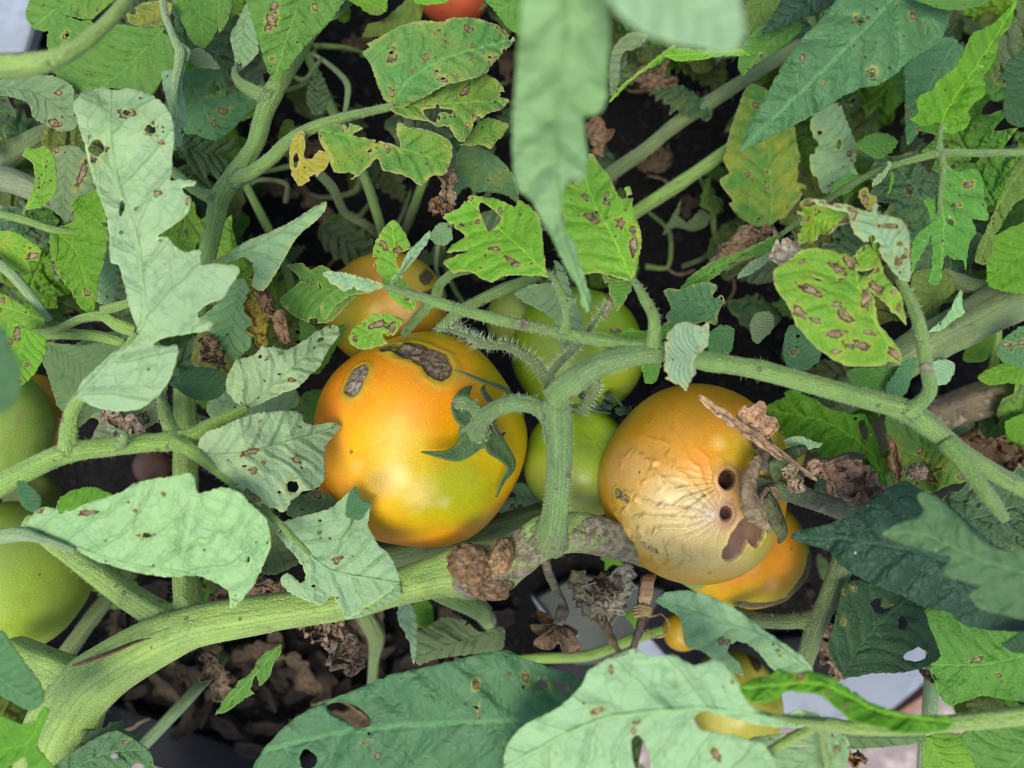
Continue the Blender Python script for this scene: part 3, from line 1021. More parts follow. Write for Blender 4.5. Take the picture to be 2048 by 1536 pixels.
# rows: x, y, depth cm, radius px
MAIN = [(90, 1720, 30, 70), (112, 1560, 27.4, 72), (132, 1450, 26.4, 68), (190, 1360, 26, 56), (300, 1288, 25.6, 50), (400, 1248, 25.3, 42), (550, 1222, 25.2, 38),
        (680, 1202, 25.4, 37), (800, 1172, 25.8, 37), (890, 1148, 26, 45), (930, 1142, 26, 56), (985, 1135, 26, 54), (1030, 1110, 25.8, 44), (1090, 1072, 25.4, 42), (1160, 1062, 26.2, 40),
        (1250, 1085, 27.6, 36), (1330, 1112, 30, 34), (1400, 1150, 33, 30)]
stem_low = stems(plant_low, [
    MAIN,
    [(20, 1300, 27.5, 30), (80, 1330, 27.2, 34), (180, 1372, 26.6, 44)],
    [(60, 1040, 28.4, 20), (120, 1090, 28, 22), (239, 1180, 27, 24), (320, 1232, 26, 28), (370, 1262, 25.6, 30)],
    [(368, 760, 31, 20), (370, 870, 30.2, 22), (371, 1000, 29, 24), (371, 1120, 27.6, 25), (376, 1200, 26.2, 27), (392, 1240, 25.5, 28)],
    ([(1095, 1090, 25.2, 40), (1108, 1050, 24.6, 30), (1118, 960, 23.9, 26), (1119, 880, 23.5, 27), (1116, 810, 23.1, 29), (1114, 796, 22.9, 27)], 'mid'),
    ([(1110, 800, 22.8, 27), (1135, 772, 22.4, 27), (1175, 742, 22.2, 25), (1221, 722, 22.2, 24), (1290, 708, 22.3, 21), (1345, 705, 22.5, 19)], 'mid'),
    ([(1110, 880, 23.6, 24), (1100, 838, 23.6, 20), (1070, 812, 23.4, 18), (1030, 806, 23.3, 18), (995, 815, 23.5, 17), (966, 836, 24.2, 18), (955, 856, 25.0, 22), (952, 868, 26.0, 34)], 'mid'),
    ([(908, 808, 23.9, 13), (925, 803, 23.8, 14), (945, 812, 23.9, 13), (962, 834, 24.3, 14)], 'mid'),
    [(880, 1168, 28, 34), (930, 1200, 28.4, 28), (962, 1222, 29.6, 20), (980, 1250, 33, 14)],
], 'pale', hair=60, hairlen=0.0011, voxel=0.00065,
    worn=((965, 1140, 26, 62, 0.85), (1040, 1105, 25.6, 60, 0.62), (1110, 1090, 25.6, 40, 0.5), (1180, 1075, 26, 55, 0.62), (1260, 1085, 27, 90, 0.66), (1340, 1120, 30, 90, 0.7), (903, 806, 23.8, 10, 0.9)),
    label='thick pale green stem with a brown corky knot')

# the corky knot: knobbly scar tissue where side shoots were broken off
def knob(parent, x, y, d, rx, ry, h, ang, col, seed, dent=0.0, mat=None, name='knot'):
    th = np.linspace(0, np.pi * 0.62, 34); ph = np.linspace(0, 2 * np.pi, 56, endpoint=False)
    T, Q = np.meshgrid(th, ph, indexing='ij'); T, Q = T.ravel(), Q.ravel()
    n = np.stack((np.sin(T) * np.cos(Q), np.sin(T) * np.sin(Q), np.cos(T)), 1)
    r = 1 + 0.22 * fbm(n * 2.2, seed, 3) + 0.09 * fbm(n * 7, seed + 4, 3) + 0.07 * fbm(n * 16, seed + 8, 2) - dent * np.exp(-(T / 0.45) ** 2)
    v = n * r[:, None] * (rx, ry, h)
    c, s_ = math.cos(math.radians(-ang)), math.sin(math.radians(-ang))
    v = np.stack((v[:, 0] * c - v[:, 1] * s_, v[:, 0] * s_ + v[:, 1] * c, v[:, 2]), 1) * d * 0.01 / FPX + W(x, y, d)
    k = len(ph)
    F = [(i * k + j, (i + 1) * k + j, (i + 1) * k + (j + 1) % k, i * k + (j + 1) % k) for i in range(len(th) - 1) for j in range(k)]
    tone = 1 + 1.1 * fbm(n * 6, seed + 20, 3)
    return put(name, v, F, mat or MAT_DRY, parent, dict(col=np.clip(np.array(col) * tone[:, None], 0.015, 0.6)))
knob(stem_low, 940, 1130, 25.0, 46, 40, 25, 20, (0.18, 0.115, 0.065), 5, 0.4)
knob(stem_low, 1003, 1112, 24.9, 26, 36, 24, 20, (0.24, 0.165, 0.09), 6)
knob(stem_low, 975, 1170, 25.2, 50, 30, 16, 15, (0.20, 0.14, 0.09), 7)

# split in the skin of the thick stem
def groove(parent, path, col, name, w=1.0):
    c, r = tube_path(path)
    v, f, tp = sweep(c, r, 8, 0.1, 3)
    n = len(v)
    return put(name, v, f, MAT_DRY, parent, dict(col=np.tile(col, (n, 1))))
groove(stem_low, [(146, 1331, 24.55, 2.0), (175, 1322, 24.35, 4.5), (220, 1306, 24.25, 5.0), (270, 1285, 24.32, 3.6), (302, 1276, 24.45, 1.2)], (0.20, 0.135, 0.075), 'stem_split')
groove(stem_low, [(178, 1322, 24.2, 0.8), (220, 1306, 24.05, 2.2), (285, 1279, 24.2, 0.8)], (0.06, 0.035, 0.02), 'stem_split')

# flower-truss stalk with long hairs, behind the peduncle
truss = stems(plant_low, [
    [(1130, 830, 25.4, 20), (1098, 762, 25.2, 13), (1065, 722, 25, 11), (1015, 692, 24.9, 10), (985, 690, 24.9, 10), (955, 684, 25, 12), (940, 668, 25.4, 5), (905, 640, 26, 4)],
    [(1090, 764, 24.9, 8), (1115, 730, 24.3, 8), (1155, 690, 23.8, 7), (1185, 650, 23.6, 5), (1215, 605, 23.8, 3)],
    [(960, 682, 24.9, 4), (915, 665, 25.0, 5), (875, 656, 25.3, 1.5)],
    [(1160, 830, 26.5, 11), (1190, 770, 26.4, 12), (1170, 740, 26.0, 12)],
], 'dull', name='flower_stalk', hair=120, hairlen=0.0024, voxel=0.0005, sm=3)

# leaf stalk with leaflets, over the left
rach_left = stems(plant_low, [
    [(-60, 1010, 23, 26), (0, 968, 23, 24), (60, 938, 22.9, 22), (135, 905, 22.8, 21), (220, 893, 22.9, 19), (300, 885, 23, 19), (350, 882, 23.1, 20), (395, 868, 23.4, 17), (440, 840, 23.8, 13), (495, 817, 24.2, 10)],
    [(140, 905, 22.8, 20), (138, 868, 22.6, 17), (142, 832, 22.4, 15), (160, 796, 22.2, 13), (200, 755, 22.0, 9), (240, 712, 21.9, 7), (272, 664, 21.9, 6)],
    [(352, 880, 23.1, 16), (338, 850, 23.4, 14), (328, 815, 24.2, 11), (322, 790, 25, 8)],
    [(350, 884, 23, 17), (380, 900, 22.8, 14), (430, 940, 22.7, 9), (500, 995, 22.8, 7), (560, 1048, 22.9, 7), (620, 1110, 23, 6)],
    [(238, 893, 22.8, 7), (250, 880, 22.2, 8), (250, 868, 21.8, 6), (237, 860, 21.7, 4), (215, 856, 21.9, 1)],
], 'bright', name='leaf_stalk', hair=70, hairlen=0.0009, voxel=0.0005, sm=5)

# long leaf stalk over the tomatoes and down to the lower right
rach_mid = stems(plant_low, [
    [(764, 571, 23.9, 6), (800, 582, 23.6, 9), (865, 602, 23.2, 11), (947, 627, 22.9, 12), (1030, 647, 22.7, 12), (1118, 664, 22.6, 13), (1190, 680, 22.5, 13), (1255, 691, 22.4, 14), (1310, 699, 22.4, 18), (1350, 708, 22.4, 19)],
    [(1340, 706, 22.4, 20), (1400, 721, 22.5, 20), (1470, 732, 22.6, 19), (1526, 742, 22.7, 20), (1600, 762, 22.8, 20), (1690, 787, 22.9, 20), (1770, 808, 23, 22), (1820, 826, 23, 24), (1870, 862, 23, 22), (1908, 895, 23.1, 19), (1990, 948, 23.4, 18), (2110, 1010, 24, 18)],
    [(1890, 885, 22.8, 20), (1925, 920, 22.4, 19), (1955, 965, 22.2, 17), (1985, 1005, 22.2, 15), (2010, 1040, 22.4, 10)],
    [(1305, 695, 22.3, 16), (1309, 665, 22.1, 14), (1306, 630, 22, 12), (1290, 600, 22.1, 11), (1272, 568, 22.3, 8), (1258, 545, 22.5, 5)],
    [(1128, 664, 22.5, 12), (1132, 640, 22.3, 9), (1130, 612, 22.2, 9), (1115, 570, 22.3, 8), (1098, 545, 22.5, 6)],
    [(1130, 612, 22.2, 8), (1142, 604, 21.9, 5), (1156, 592, 21.8, 1.5)],
    [(1812, 826, 22.9, 20), (1842, 805, 22.6, 15), (1860, 778, 22.3, 13), (1852, 735, 22.1, 13), (1846, 690, 22, 13), (1835, 640, 22, 12), (1815, 590, 21.9, 11), (1792, 545, 21.9, 8), (1770, 500, 22, 6), (1755, 440, 22.2, 4), (1752, 405, 22.4, 3)],
    [(782, 572, 23.6, 6), (800, 548, 23.4, 4), (825, 512, 23.4, 3)],
], 'green', name='leaf_stalk', hair=55, hairlen=0.0009, voxel=0.0005, sm=4,
    worn=((1040, 652, 22.5, 26, 0.52), (1085, 662, 22.5, 22, 0.5), (1852, 735, 22, 14, 0.55), (1835, 690, 22, 10, 0.5)), label='long green leaf stalk running over the tomatoes to the lower right')

# upper left plant
stem_up = stems(plant_up, [
    [(760, -190, 36, 34), (690, -60, 31, 30), (622, 50, 27.4, 20), (590, 110, 27, 19), (555, 170, 26.6, 19), (530, 222, 26.4, 19), (510, 290, 26.2, 17), (470, 350, 26, 19), (440, 395, 26, 20), (428, 450, 26.3, 18), (412, 520, 27, 17), (395, 620, 29, 17)],
    [(545, 200, 26.4, 17), (510, 184, 26.5, 14), (482, 168, 26.8, 11), (470, 148, 27.1, 8), (475, 126, 27.4, 4)],
    [(468, 362, 25.9, 17), (505, 345, 25.6, 14), (545, 315, 25.2, 14), (575, 285, 25, 13), (620, 258, 24.9, 13), (690, 235, 24.6, 11), (750, 221, 24.4, 9), (790, 212, 24.3, 8)],
    [(440, 400, 26, 18), (405, 388, 26.2, 12), (380, 372, 26.5, 11), (345, 342, 27, 10)],
], 'green', hair=35, hairlen=0.0008, voxel=0.0006, label='forked green stem at the upper left')
stalk_up = stems(plant_up, [
    [(-120, 128, 18.6, 24), (0, 132, 18.6, 23), (60, 128, 18.6, 22), (105, 120, 18.6, 19), (160, 92, 18.8, 15), (205, 55, 19.2, 13), (250, 5, 19.8, 13), (320, -90, 22, 14)],
], 'pale', name='leaf_stalk', hair=20, hairlen=0.0008, label='thick pale leaf stalk at the top left corner')
stems(plant_up, [[(322, -60, 26, 7), (328, 20, 25.4, 7), (345, 70, 25, 7), (360, 105, 24.8, 10), (350, 170, 24.7, 7), (345, 240, 24.7, 5)]], 'sage', name='leaf_stalk', blend=False)
# right plant
stem_right = stems(plant_right, [
    [(2230, 560, 37, 60), (2100, 560, 32, 54), (2000, 612, 30.5, 48), (1920, 655, 30, 44), (1850, 690, 30, 42), (1780, 735, 30.4, 38), (1690, 795, 31.5, 32), (1590, 850, 34, 28)],
    ([(2230, 700, 40, 45), (2100, 775, 35, 42), (2000, 792, 34, 38), (1930, 810, 34, 36), (1850, 842, 34, 35), (1740, 880, 35, 32), (1600, 930, 38, 26)], 'brown'),
    [(2060, 590, 31.5, 26), (1990, 585, 31, 20), (1935, 570, 31, 18), (1880, 545, 31.4, 14)],
], 'dull', hair=14, hairlen=0.0011, voxel=0.0008, worn=((1980, 805, 34, 70, 0.5), (1870, 845, 34, 60, 0.53)), label='thick dull green stems at the right')
stalk_right = stems(plant_right, [
    [(2160, 310, 25, 9), (2048, 305, 24.6, 8), (1960, 306, 24.4, 8), (1880, 306, 24.3, 9), (1850, 313, 24.4, 8), (1800, 327, 24.8, 7), (1750, 345, 25.4, 7), (1700, 370, 26.4, 7), (1640, 410, 28, 6), (1560, 470, 29, 5), (1450, 540, 29.6, 4)],
    [(1878, 304, 24.3, 8), (1879, 275, 24.1, 6), (1884, 245, 24, 5)],
    [(1880, 308, 24.3, 8), (1886, 335, 24.2, 7), (1882, 380, 24.2, 6), (1876, 430, 24.3, 4)],
], 'green', name='leaf_stalk', hair=14, hairlen=0.0008, voxel=0.0005, sm=3)
stalk_low_right = stems(plant_right, [
    [(2160, 1420, 19.6, 19), (2048, 1430, 19.8, 18), (1930, 1443, 20, 17), (1800, 1455, 20.3, 16), (1700, 1455, 20.4, 14), (1645, 1447, 20.2, 12), (1560, 1490, 20, 10), (1500, 1530, 20, 9), (1430, 1590, 20.2, 9)],
    [(1650, 1448, 20, 10), (1580, 1440, 19.6, 7), (1500, 1420, 19.3, 6)],
    [(1640, 1452, 20.2, 8), (1648, 1500, 20.6, 8), (1660, 1560, 21, 7)],
], 'pale', name='leaf_stalk', hair=12, hairlen=0.0008, voxel=0.0006, label='blurred pale leaf stalk at the bottom right')
stems(plant_low, [
    [(1690, 1110, 28.6, 24), (1660, 1190, 28.6, 21), (1632, 1250, 28.8, 20), (1615, 1300, 29.4, 18), (1600, 1350, 31, 15)],
    [(1640, 1235, 28.8, 17), (1580, 1243, 29.2, 16), (1520, 1240, 30, 15), (1470, 1225, 31.5, 14)],
], 'dull', name='leaf_stalk', hair=30, hairlen=0.0012, voxel=0.0007)
# thinner stalks deeper down
def stalk(parent, path, col='green', hair=0):
    return stems(parent, [path], col, name='stem', blend=False, hair=hair, hairlen=0.0012)
stalk(plant_low, [(240, 1540, 32, 12), (290, 1486, 32, 12), (350, 1424, 32.6, 12), (410, 1360, 34.6, 11), (440, 1325, 40, 10), (450, 1310, 46, 10)], 'sage')
stalk(plant_low, [(130, 1310, 32, 17), (180, 1240, 32.5, 16), (240, 1165, 33, 14), (300, 1090, 34, 12)], 'dull', 12)
stalk(plant_up, [(590, 60, 36, 9), (630, 145, 35, 9), (670, 232, 34, 9), (700, 290, 33.6, 9), (735, 370, 33.4, 10), (760, 450, 34.4, 9), (775, 500, 38, 9), (780, 520, 46, 9)], 'green')
stalk(plant_up, [(620, 330, 33, 9), (665, 375, 33, 9), (690, 425, 33.8, 8), (735, 452, 34.6, 7), (760, 470, 37, 7)], 'dull', 30)
stalk(plant_up, [(480, 340, 33, 8), (500, 385, 33, 8), (535, 455, 33.6, 9), (575, 545, 34.6, 9), (600, 620, 36, 9)], 'green')
stalk(plant_up, [(390, 440, 34, 5), (395, 480, 34, 5), (402, 560, 34.6, 5)], 'green')
stalk(plant_up, [(-60, 350, 33, 24), (0, 325, 33, 22), (70, 280, 33, 20), (160, 240, 34, 17)], 'dull')
stalk(plant_up, [(-60, 350, 31, 26), (20, 362, 31, 24), (100, 395, 31.4, 22), (180, 440, 33, 18)], 'grey')
stalk(plant_up, [(805, 470, 46, 8), (818, 440, 40, 8), (835, 395, 36.6, 9), (860, 330, 36, 9)], 'olive' if 'olive' in STEMCOL else 'green')
stalk(plant_right, [(1150, 410, 38, 13), (1222, 348, 36, 14), (1290, 300, 35, 14), (1348, 252, 34.4, 14), (1420, 205, 34, 14), (1490, 160, 34, 13), (1600, 90, 35, 13)], 'dull', 14)
stalk(plant_right, [(1190, 480, 38, 12), (1265, 428, 36, 13), (1348, 374, 35, 14), (1420, 325, 34.4, 13), (1490, 275, 34, 12), (1640, 180, 34.6, 11), (1800, 140, 36, 12)], 'bright', 14)
stalk(plant_low, [(840, 700, 30, 10), (900, 640, 28.6, 11), (950, 606, 28, 12), (1010, 578, 28, 12), (1070, 556, 28.6, 10)], 'green', 20)
stalk(plant_low, [(808, 668, 27.6, 9), (840, 630, 26.6, 10), (872, 592, 26, 11), (880, 570, 26, 10), (905, 548, 26, 9), (945, 540, 26.4, 6)], 'green', 20)
stalk(plant_low, [(740, 1120, 31.5, 26), (850, 1100, 31, 26), (950, 1070, 31, 26), (1060, 1035, 31.5, 24), (1150, 1010, 33, 20)], 'dull')
stalk(plant_right, [(2048, 960, 33, 26), (1900, 985, 33.6, 26), (1800, 1010, 34.6, 22)], 'brown')
stalk(plant_right, [(1870, 1290, 29, 14), (1866, 1340, 29, 14), (1860, 1420, 30, 14), (1850, 1540, 33, 14)], 'sage')
stalk(plant_low, [(745, 1390, 36, 12), (748, 1320, 35.5, 11), (752, 1270, 35, 18), (720, 1210, 35, 20)], 'dull')
stalk(plant_low, [(1000, 1325, 38, 9), (1080, 1316, 37.5, 10), (1180, 1310, 37.5, 10), (1260, 1280, 38, 10), (1340, 1255, 39, 9)], 'bright', 20)
stalk(plant_right, [(2110, 470, 31, 10), (2000, 620, 33, 9), (1990, 720, 34, 10), (1970, 770, 36, 9)], 'bright')
stalk(plant_low, [(60, 664, 26.4, 6), (110, 660, 26, 8), (160, 638, 25.9, 9), (205, 632, 25.8, 11), (235, 648, 25.8, 14), (270, 662, 26, 14)], 'bright', 16)
stalk(plant_low, [(70, 672, 26.4, 9), (120, 668, 26.3, 11), (190, 672, 26.3, 11), (250, 686, 26.4, 9)], 'bright', 16)
stalk(plant_low, [(205, 622, 25.7, 10), (260, 606, 25.6, 9), (300, 600, 26, 8)], 'bright')
stalk(plant_low, [(-60, 412, 25.4, 8), (0, 428, 25.2, 8), (50, 440, 25.2, 8), (100, 458, 25.3, 7), (150, 465, 25.6, 5), (215, 476, 26, 3)], 'bright')
stalk(plant_low, [(96, 400, 25.6, 2.5), (55, 412, 25.4, 4), (48, 438, 25.2, 5)], 'bright')

# ------------------------------------------------------------------ leaf blades measured in the photograph
U, R_, LW = plant_up, plant_right, plant_low

# near the lens, out of focus
leaf(U, 'P:1030,-150 1043,0 1038,68 1030,171 1025,239 1027,342 1040,383 1065,403 1077,431 1100,468 1114,496 1125,520 1143,556 1157,578 1162,605 1170,626 1180,622 1182,600 1172,562 1158,520 1152,490 1136,472 1126,427 1128,372 1142,362 1165,366 1173,352 1176,307 1170,267 1168,236 1197,229 1211,205 1217,120 1221,50 1217,0 1240,-150',
     'P:1135,-150 1125,100 1110,300 1120,450 1176,618', (11.5, 12.5, 14, 16.5, 20), (0.215, 0.365, 0.185), under=True, wave=0.25, fold=0.12, curl=0.08, label='blurred pale leaf hanging close to the camera at top centre')
leaf(U, 'P:1205,-130 1222,0 1245,34 1290,66 1348,86 1385,92 1440,104 1478,98 1490,62 1482,0 1470,-130', 'P:1200,-140 1330,-20 1484,80', (10.5, 11), 'pale', wave=0.2, fold=-0.2, label='blurred pale leaf tip close to the camera at the top')
leaf(LW, 'P:-50,640 0,650 20,690 38,730 38,785 15,820 0,828 -60,850', 'P:-60,700 34,760', 14, 'teal', label='blurred blue green leaf edge at the left border')

# upper right
leaf(R_, 'C:380,890 450,722 520,600 600,440 680,310 760,210 880,90 960,-10 1020,-120 1250,-200 1480,-120 1560,20 1612,60 1600,150 1560,230 1480,290 1380,352 1300,430 1190,498 1100,512 980,570 830,662 680,745 560,808 440,862',
     'C:1440,-180 1100,190 750,530 380,890', (23.5, 23.4, 23.9, 25.0), 'teal', holes=((1722, 40, 7, 6), (1744, 149, 6), (1780, 136, 4, 2.5, 30)), spots=((1722, 40, 13, 10), (1744, 149, 11, 10), (1827, 33, 7, 9), (1605, 116, 5, 8), (1646, 166, 4)), dam=14, fold=0.12, roll=0.1, quilt=0.075, arch=0.1, label='large blue green leaf pointing down to the left')
leaf(R_, 'C:1380,-60 1400,-10 1480,25 1600,57 1720,52 1830,20 1880,-60', 'C:1640,-70 1600,50', 23.0, 'green', dam=6, wave=0.1)
leaf(R_, 'C:505,205 580,92 630,0 680,-90 980,-90 905,45 830,82 720,122 600,168', 'C:900,-80 720,60 510,202', (26, 27.5), 'deep', fold=0.1, dam=2, quilt=0.05)
leaf(R_, 'C:402,442 375,400 380,320 430,230 510,150 620,140 742,130 738,180 680,240 600,300 520,350 450,400', 'C:740,130 560,250 404,440', (28, 29), 'green', dam=2, fold=0.1)
leaf(R_, 'C:340,360 380,300 430,230 400,180 420,60 460,-60 640,-60 600,100 520,160 430,240', 'C:560,-60 360,350', (30, 30), 'olive', dam=1)
leaf(R_, 'C:1560,765 1540,718 1470,738 1380,703 1430,660 1418,590 1450,552 1512,528 1540,480 1600,428 1642,400 1702,290 1742,200 1800,172 1880,130 1960,50 2015,-10 1992,60 1962,160 1902,220 1892,300 1862,380 1812,442 1822,500 1812,560 1762,600 1722,650 1734,700 1692,760 1622,782',
     'C:1556,745 1600,640 1760,400 1880,220 2010,0', (24.2, 23.8, 24.6), 'vivid', dam=3, fold=-0.22, quilt=0.06, label='vivid green jagged leaf standing upright at the upper right')
leaf(R_, 'C:1580,965 1602,958 1640,1002 1700,990 1768,990 1810,1060 1816,1150 1842,1280 1790,1290 1742,1276 1768,1360 1730,1422 1716,1500 1708,1580 F:1690,60 1640,60 1592,28 1570,100 1552,202 1490,192 1502,130 1510,60 C:1512,1480 1500,1368 1490,1420 1452,1480 1420,1540 F:1425,70 1385,150 1392,70 C:1386,1536 1390,1440 1432,1362 1502,1300 1480,1210 1464,1172 1540,1142 1558,1100',
     'C:1582,960 1560,1150 1580,1300 F:1560,180', (24.2, 24.4, 25), 'green', holes=((1902, 444, 7, 6, 20), (1906, 410, 5, 4)), spots=((1937, 370, 11, 6, -5), (1916, 408, 5), (1902, 444, 10, 7)), dam=9, quilt=0.05, fold=0.05, label='green ragged leaf with deep notches and brown spots hanging from the cross shaped leaf stalk')
leaf(R_, 'C:1352,700 1352,520 1350,400 1400,300 1480,240 1560,215 1640,222 1702,300 1690,372 1650,422 1560,522 1480,702 1420,792 1366,850', 'C:1650,240 1500,500 1366,846', (28, 28.5), 'teal', dam=4, wave=0.15)
leaf(R_, 'C:550,1322 470,1320 382,1272 322,1190 348,1180 300,1112 268,1050 322,1010 288,942 300,890 330,760 372,640 432,500 540,520 660,720 702,740 722,860 742,960 722,1060 772,1082 760,1132 702,1202 660,1262 600,1292',
     'C:562,1310 570,1150 560,1000 540,600', (33, 32.5, 32), 'green', yel=0.6, dam=16, burn=0.05, label='yellowing spotted leaf in the shade left of the curled diseased leaf')
leaf(R_, 'C:800,962 802,900 850,850 815,800 800,722 830,640 962,600 992,650 1032,760 1072,862 1062,960 1072,1052 992,1082 882,1132 850,1085 840,1030 812,1030', 'C:980,620 1040,860 1000,1060', (31, 31.5), 'sage', holes=((1678, 288, 5, 10, 10), (1640, 265, 5)), dam=6, burn=0.03)
leaf(R_, 'C:1070,862 1112,802 1182,775 1262,790 1312,832 1252,902 1192,932 1112,890', 'C:1075,870 1310,832', 29, 'green', dam=1)
leaf(R_, 'C:920,1130 940,1080 1010,1022 1080,1020 1100,1050 1040,1110 980,1140', 'C:920,1130 1098,1035', 30, 'green')
leaf(R_, 'C:1250,940 1278,945 1262,990 1230,1040 1180,1085 1165,1100 1165,1060 1200,1020 1245,975', 'C:1262,942 1166,1098', (24.6, 25), 'sage', wave=0.1)
leaf(R_, 'C:1262,1000 1284,1010 1288,1060 1262,1130 1242,1158 1262,1100 1268,1050', 'C:1268,1000 1245,1155', 26, 'green')
leaf(R_, 'C:1990,980 2100,880 2120,1100 1990,1200 1880,1390 1840,1536 1760,1530 1790,1420 1850,1290 1920,1120', 'C:2100,900 1900,1200 1790,1520', (28, 28, 29), 'olive', dam=6)
leaf(R_, 'C:1905,465 1932,420 1962,350 2050,290 2150,260 2150,740 2050,742 1972,730 1930,660 1932,560 1950,470', 'C:2140,400 1960,680', 27, 'dark', dam=4, wave=0.15)
leaf(R_, 'C:1830,1536 1820,1450 1880,1380 2000,1320 2150,1290 2150,1700 1850,1680', 'C:2140,1400 1840,1640', 29, 'vivid', dam=2, wave=0.3)

# curled diseased leaf over the right-hand stems
curl_stalk = rach_mid
leaf(rach_mid, 'J:30,700 60,665 150,610 230,545 330,520 470,530 560,560 640,560 700,520 740,490 800,540 850,620 862,680 900,760 960,820 1010,900 1030,1000 1050,1120 1020,1090 990,1050 930,1000 870,930 810,890 740,815 760,850 800,910 815,1000 830,1090 880,1160 920,1210 960,1260 1010,1340 1010,1415 960,1400 905,1395 880,1420 760,1432 600,1425 510,1390 420,1335 330,1260 260,1180 200,1110 140,960 80,880 36,800',
     'J:1010,1400 840,1150 700,900 640,620', (21.8, 21.4, 21.2, 21.6), 'lime', yel=0.12, quilt=0.05, fold=-0.1, roll=-0.05, burn=0.035,
     holes=('J:665,690 700,700 760,690 810,665 780,710 735,740 690,730', 'J:330,730 350,750 410,765 375,775 340,760', 'J:510,770 535,752 580,752 540,765'),
     spots=((1624, 580, 30, 7, 32), (1672, 608, 9, 7), (1601, 627, 24, 8, 38), (1632, 640, 9, 6, 20), (1689, 629, 24, 9, 52), (1671, 667, 24, 8, -6), (1737, 665, 16, 4, 15), (1717, 690, 24, 10, -5), (1673, 703, 14, 4, 2), (1790, 706, 15, 9, 22), (1755, 578, 24, 11, 38), (1732, 596, 12, 20, -10), (1675, 537, 18, 8, 40), (1702, 522, 15, 16, 20), (1797, 615, 6, 9), (1788, 585, 6, 4), (1604, 523, 9, 3, -25), (1745, 543, 14, 6, -20), (1706, 500, 14, 5, 25)), name='leaflet', label='yellow green leaflet full of long tan dead spots with a torn slit')
leaf(rach_mid, 'J:230,500 215,420 235,330 205,250 230,180 280,140 330,145 400,165 460,190 520,225 600,255 640,300 600,330 520,350 470,400 400,440 320,480 260,520', 'J:620,270 400,300 230,440', (21.8, 22.2, 23), 'lime', yel=0.9, burn=0.10, dam=3, roll=0.2, spots=((1612, 403, 22, 9, 5), (1610, 440, 12, 4, -20), (1668, 462, 46, 12, -33), (1630, 484, 40, 7, -22)), name='leaflet', label='yellow leaflet with a scorched brown edge')
leaf(rach_mid, 'J:330,150 420,150 460,180 560,180 680,220 770,240 790,190 820,180 830,262 900,270 990,300 1050,350 1072,450 1075,560 1082,700 1075,780 1010,770 940,700 870,600 820,520 770,480 720,470 660,420 620,350 600,260 500,225 380,195', 'J:1080,780 900,520 790,260', (21.6, 21.0, 21.2), 'mint', dam=4, burn=0.05, spots=((1778, 452, 19, 5, 5), (1701, 432, 14, 14, 50), (1813, 505, 6, 9), (1800, 487, 5), (1660, 407, 18, 6, 5), (1798, 523, 9, 10)), curl=0.15, fold=-0.2, name='leaflet', label='pale curled leaflet showing its underside')
leaf(rach_mid, 'J:660,120 700,70 740,55 760,100 820,140 812,190 770,235 735,215 712,190 690,140', 'J:770,235 720,70', 22.5, 'yellow', spots=((1732, 400, 7, 14, 10), (1727, 386, 6, 5)), burn=0.05, name='leaflet')
leaf(rach_mid, 'J:755,390 800,400 840,480 860,570 850,640 830,600 790,500', 'J:850,630 760,400', 21.4, 'lime', name='leaflet')
leaf(R_, 'F:40,222 100,150 200,80 330,25 470,-30 600,-90 620,-70 570,15 440,50 330,90 250,150 180,200 100,225', 'F:45,222 300,70 600,-85', (28, 28.6), 'green', dam=3, burn=0.03, fold=0.25)
leaf(R_, 'F:370,170 400,110 480,50 560,20 580,40 500,110 430,150', 'F:375,165 570,30', 27, 'sage')
leaf(R_, 'F:-60,235 50,225 130,195 200,190 245,200 250,232 225,262 240,285 275,262 295,280 300,310 275,330 255,400 250,440 170,420 80,450 -20,465 -60,420 -20,330', 'F:340,400 180,330 -50,250', (27, 26.4), 'teal', dam=7, burn=0.025, quilt=0.05)
leaf(R_, 'F:190,520 220,470 280,440 350,460 350,540 320,610 240,620 200,580', 'F:340,420 220,600', 26.5, 'teal', dam=2)
leaf(R_, 'F:480,545 450,490 445,440 470,380 530,355 580,380 585,450 540,510', 'F:570,430 480,540', 27, 'grey', wave=0.1)
leaf(R_, 'F:650,500 680,440 740,440 800,500 860,600 850,650 800,690 720,710 670,690 640,600', 'F:720,700 700,460', 25.5, 'teal', dam=3, holes=((1596, 672, 4), (1593, 693, 3)), spots=((1588, 703, 5, 7),))
leaf(R_, 'F:1010,720 1060,690 1200,690 1330,680 1400,720 1340,790 1250,850 1180,850 1060,800', 'F:1390,700 1040,760', 27, 'green', dam=2)
leaf(R_, 'F:1250,780 1350,650 1420,640 1390,760 1350,850 1290,860 1240,830', 'F:1400,650 1260,840', 26.6, 'teal')
leaf(R_, 'F:1480,480 1540,440 1600,380 1680,230 1690,330 1700,370 1610,430 1560,470', 'F:1690,240 1490,480', 29, 'mint', dam=1)
leaf(R_, 'F:1400,130 1460,110 1560,110 1660,180 1650,230 1560,330 1540,400 1480,460 1400,420 1380,300', 'F:1640,150 1420,420', 31, 'olive', dam=3)
leaf(R_, 'F:1690,640 1720,560 1780,510 1880,490 1870,560 1830,640 1760,660', 'F:1870,500 1710,640', 32, 'vivid')
leaf(R_, 'F:1890,610 1900,560 1950,500 2050,440 2140,430 2140,680 2000,680 1930,660', 'F:2130,500 1910,630', 28, 'teal', dam=6)
leaf(R_, 'F:1780,735 1850,690 1960,650 2130,600 2130,780 1950,780 1850,790 1800,775', 'F:2130,640 1790,750', 29.5, 'vivid', dam=2)
leaf(R_, 'F:1500,680 1560,640 1640,660 1640,720 1600,780 1530,790 1500,740', 'F:1640,670 1510,760', 29, 'mint')
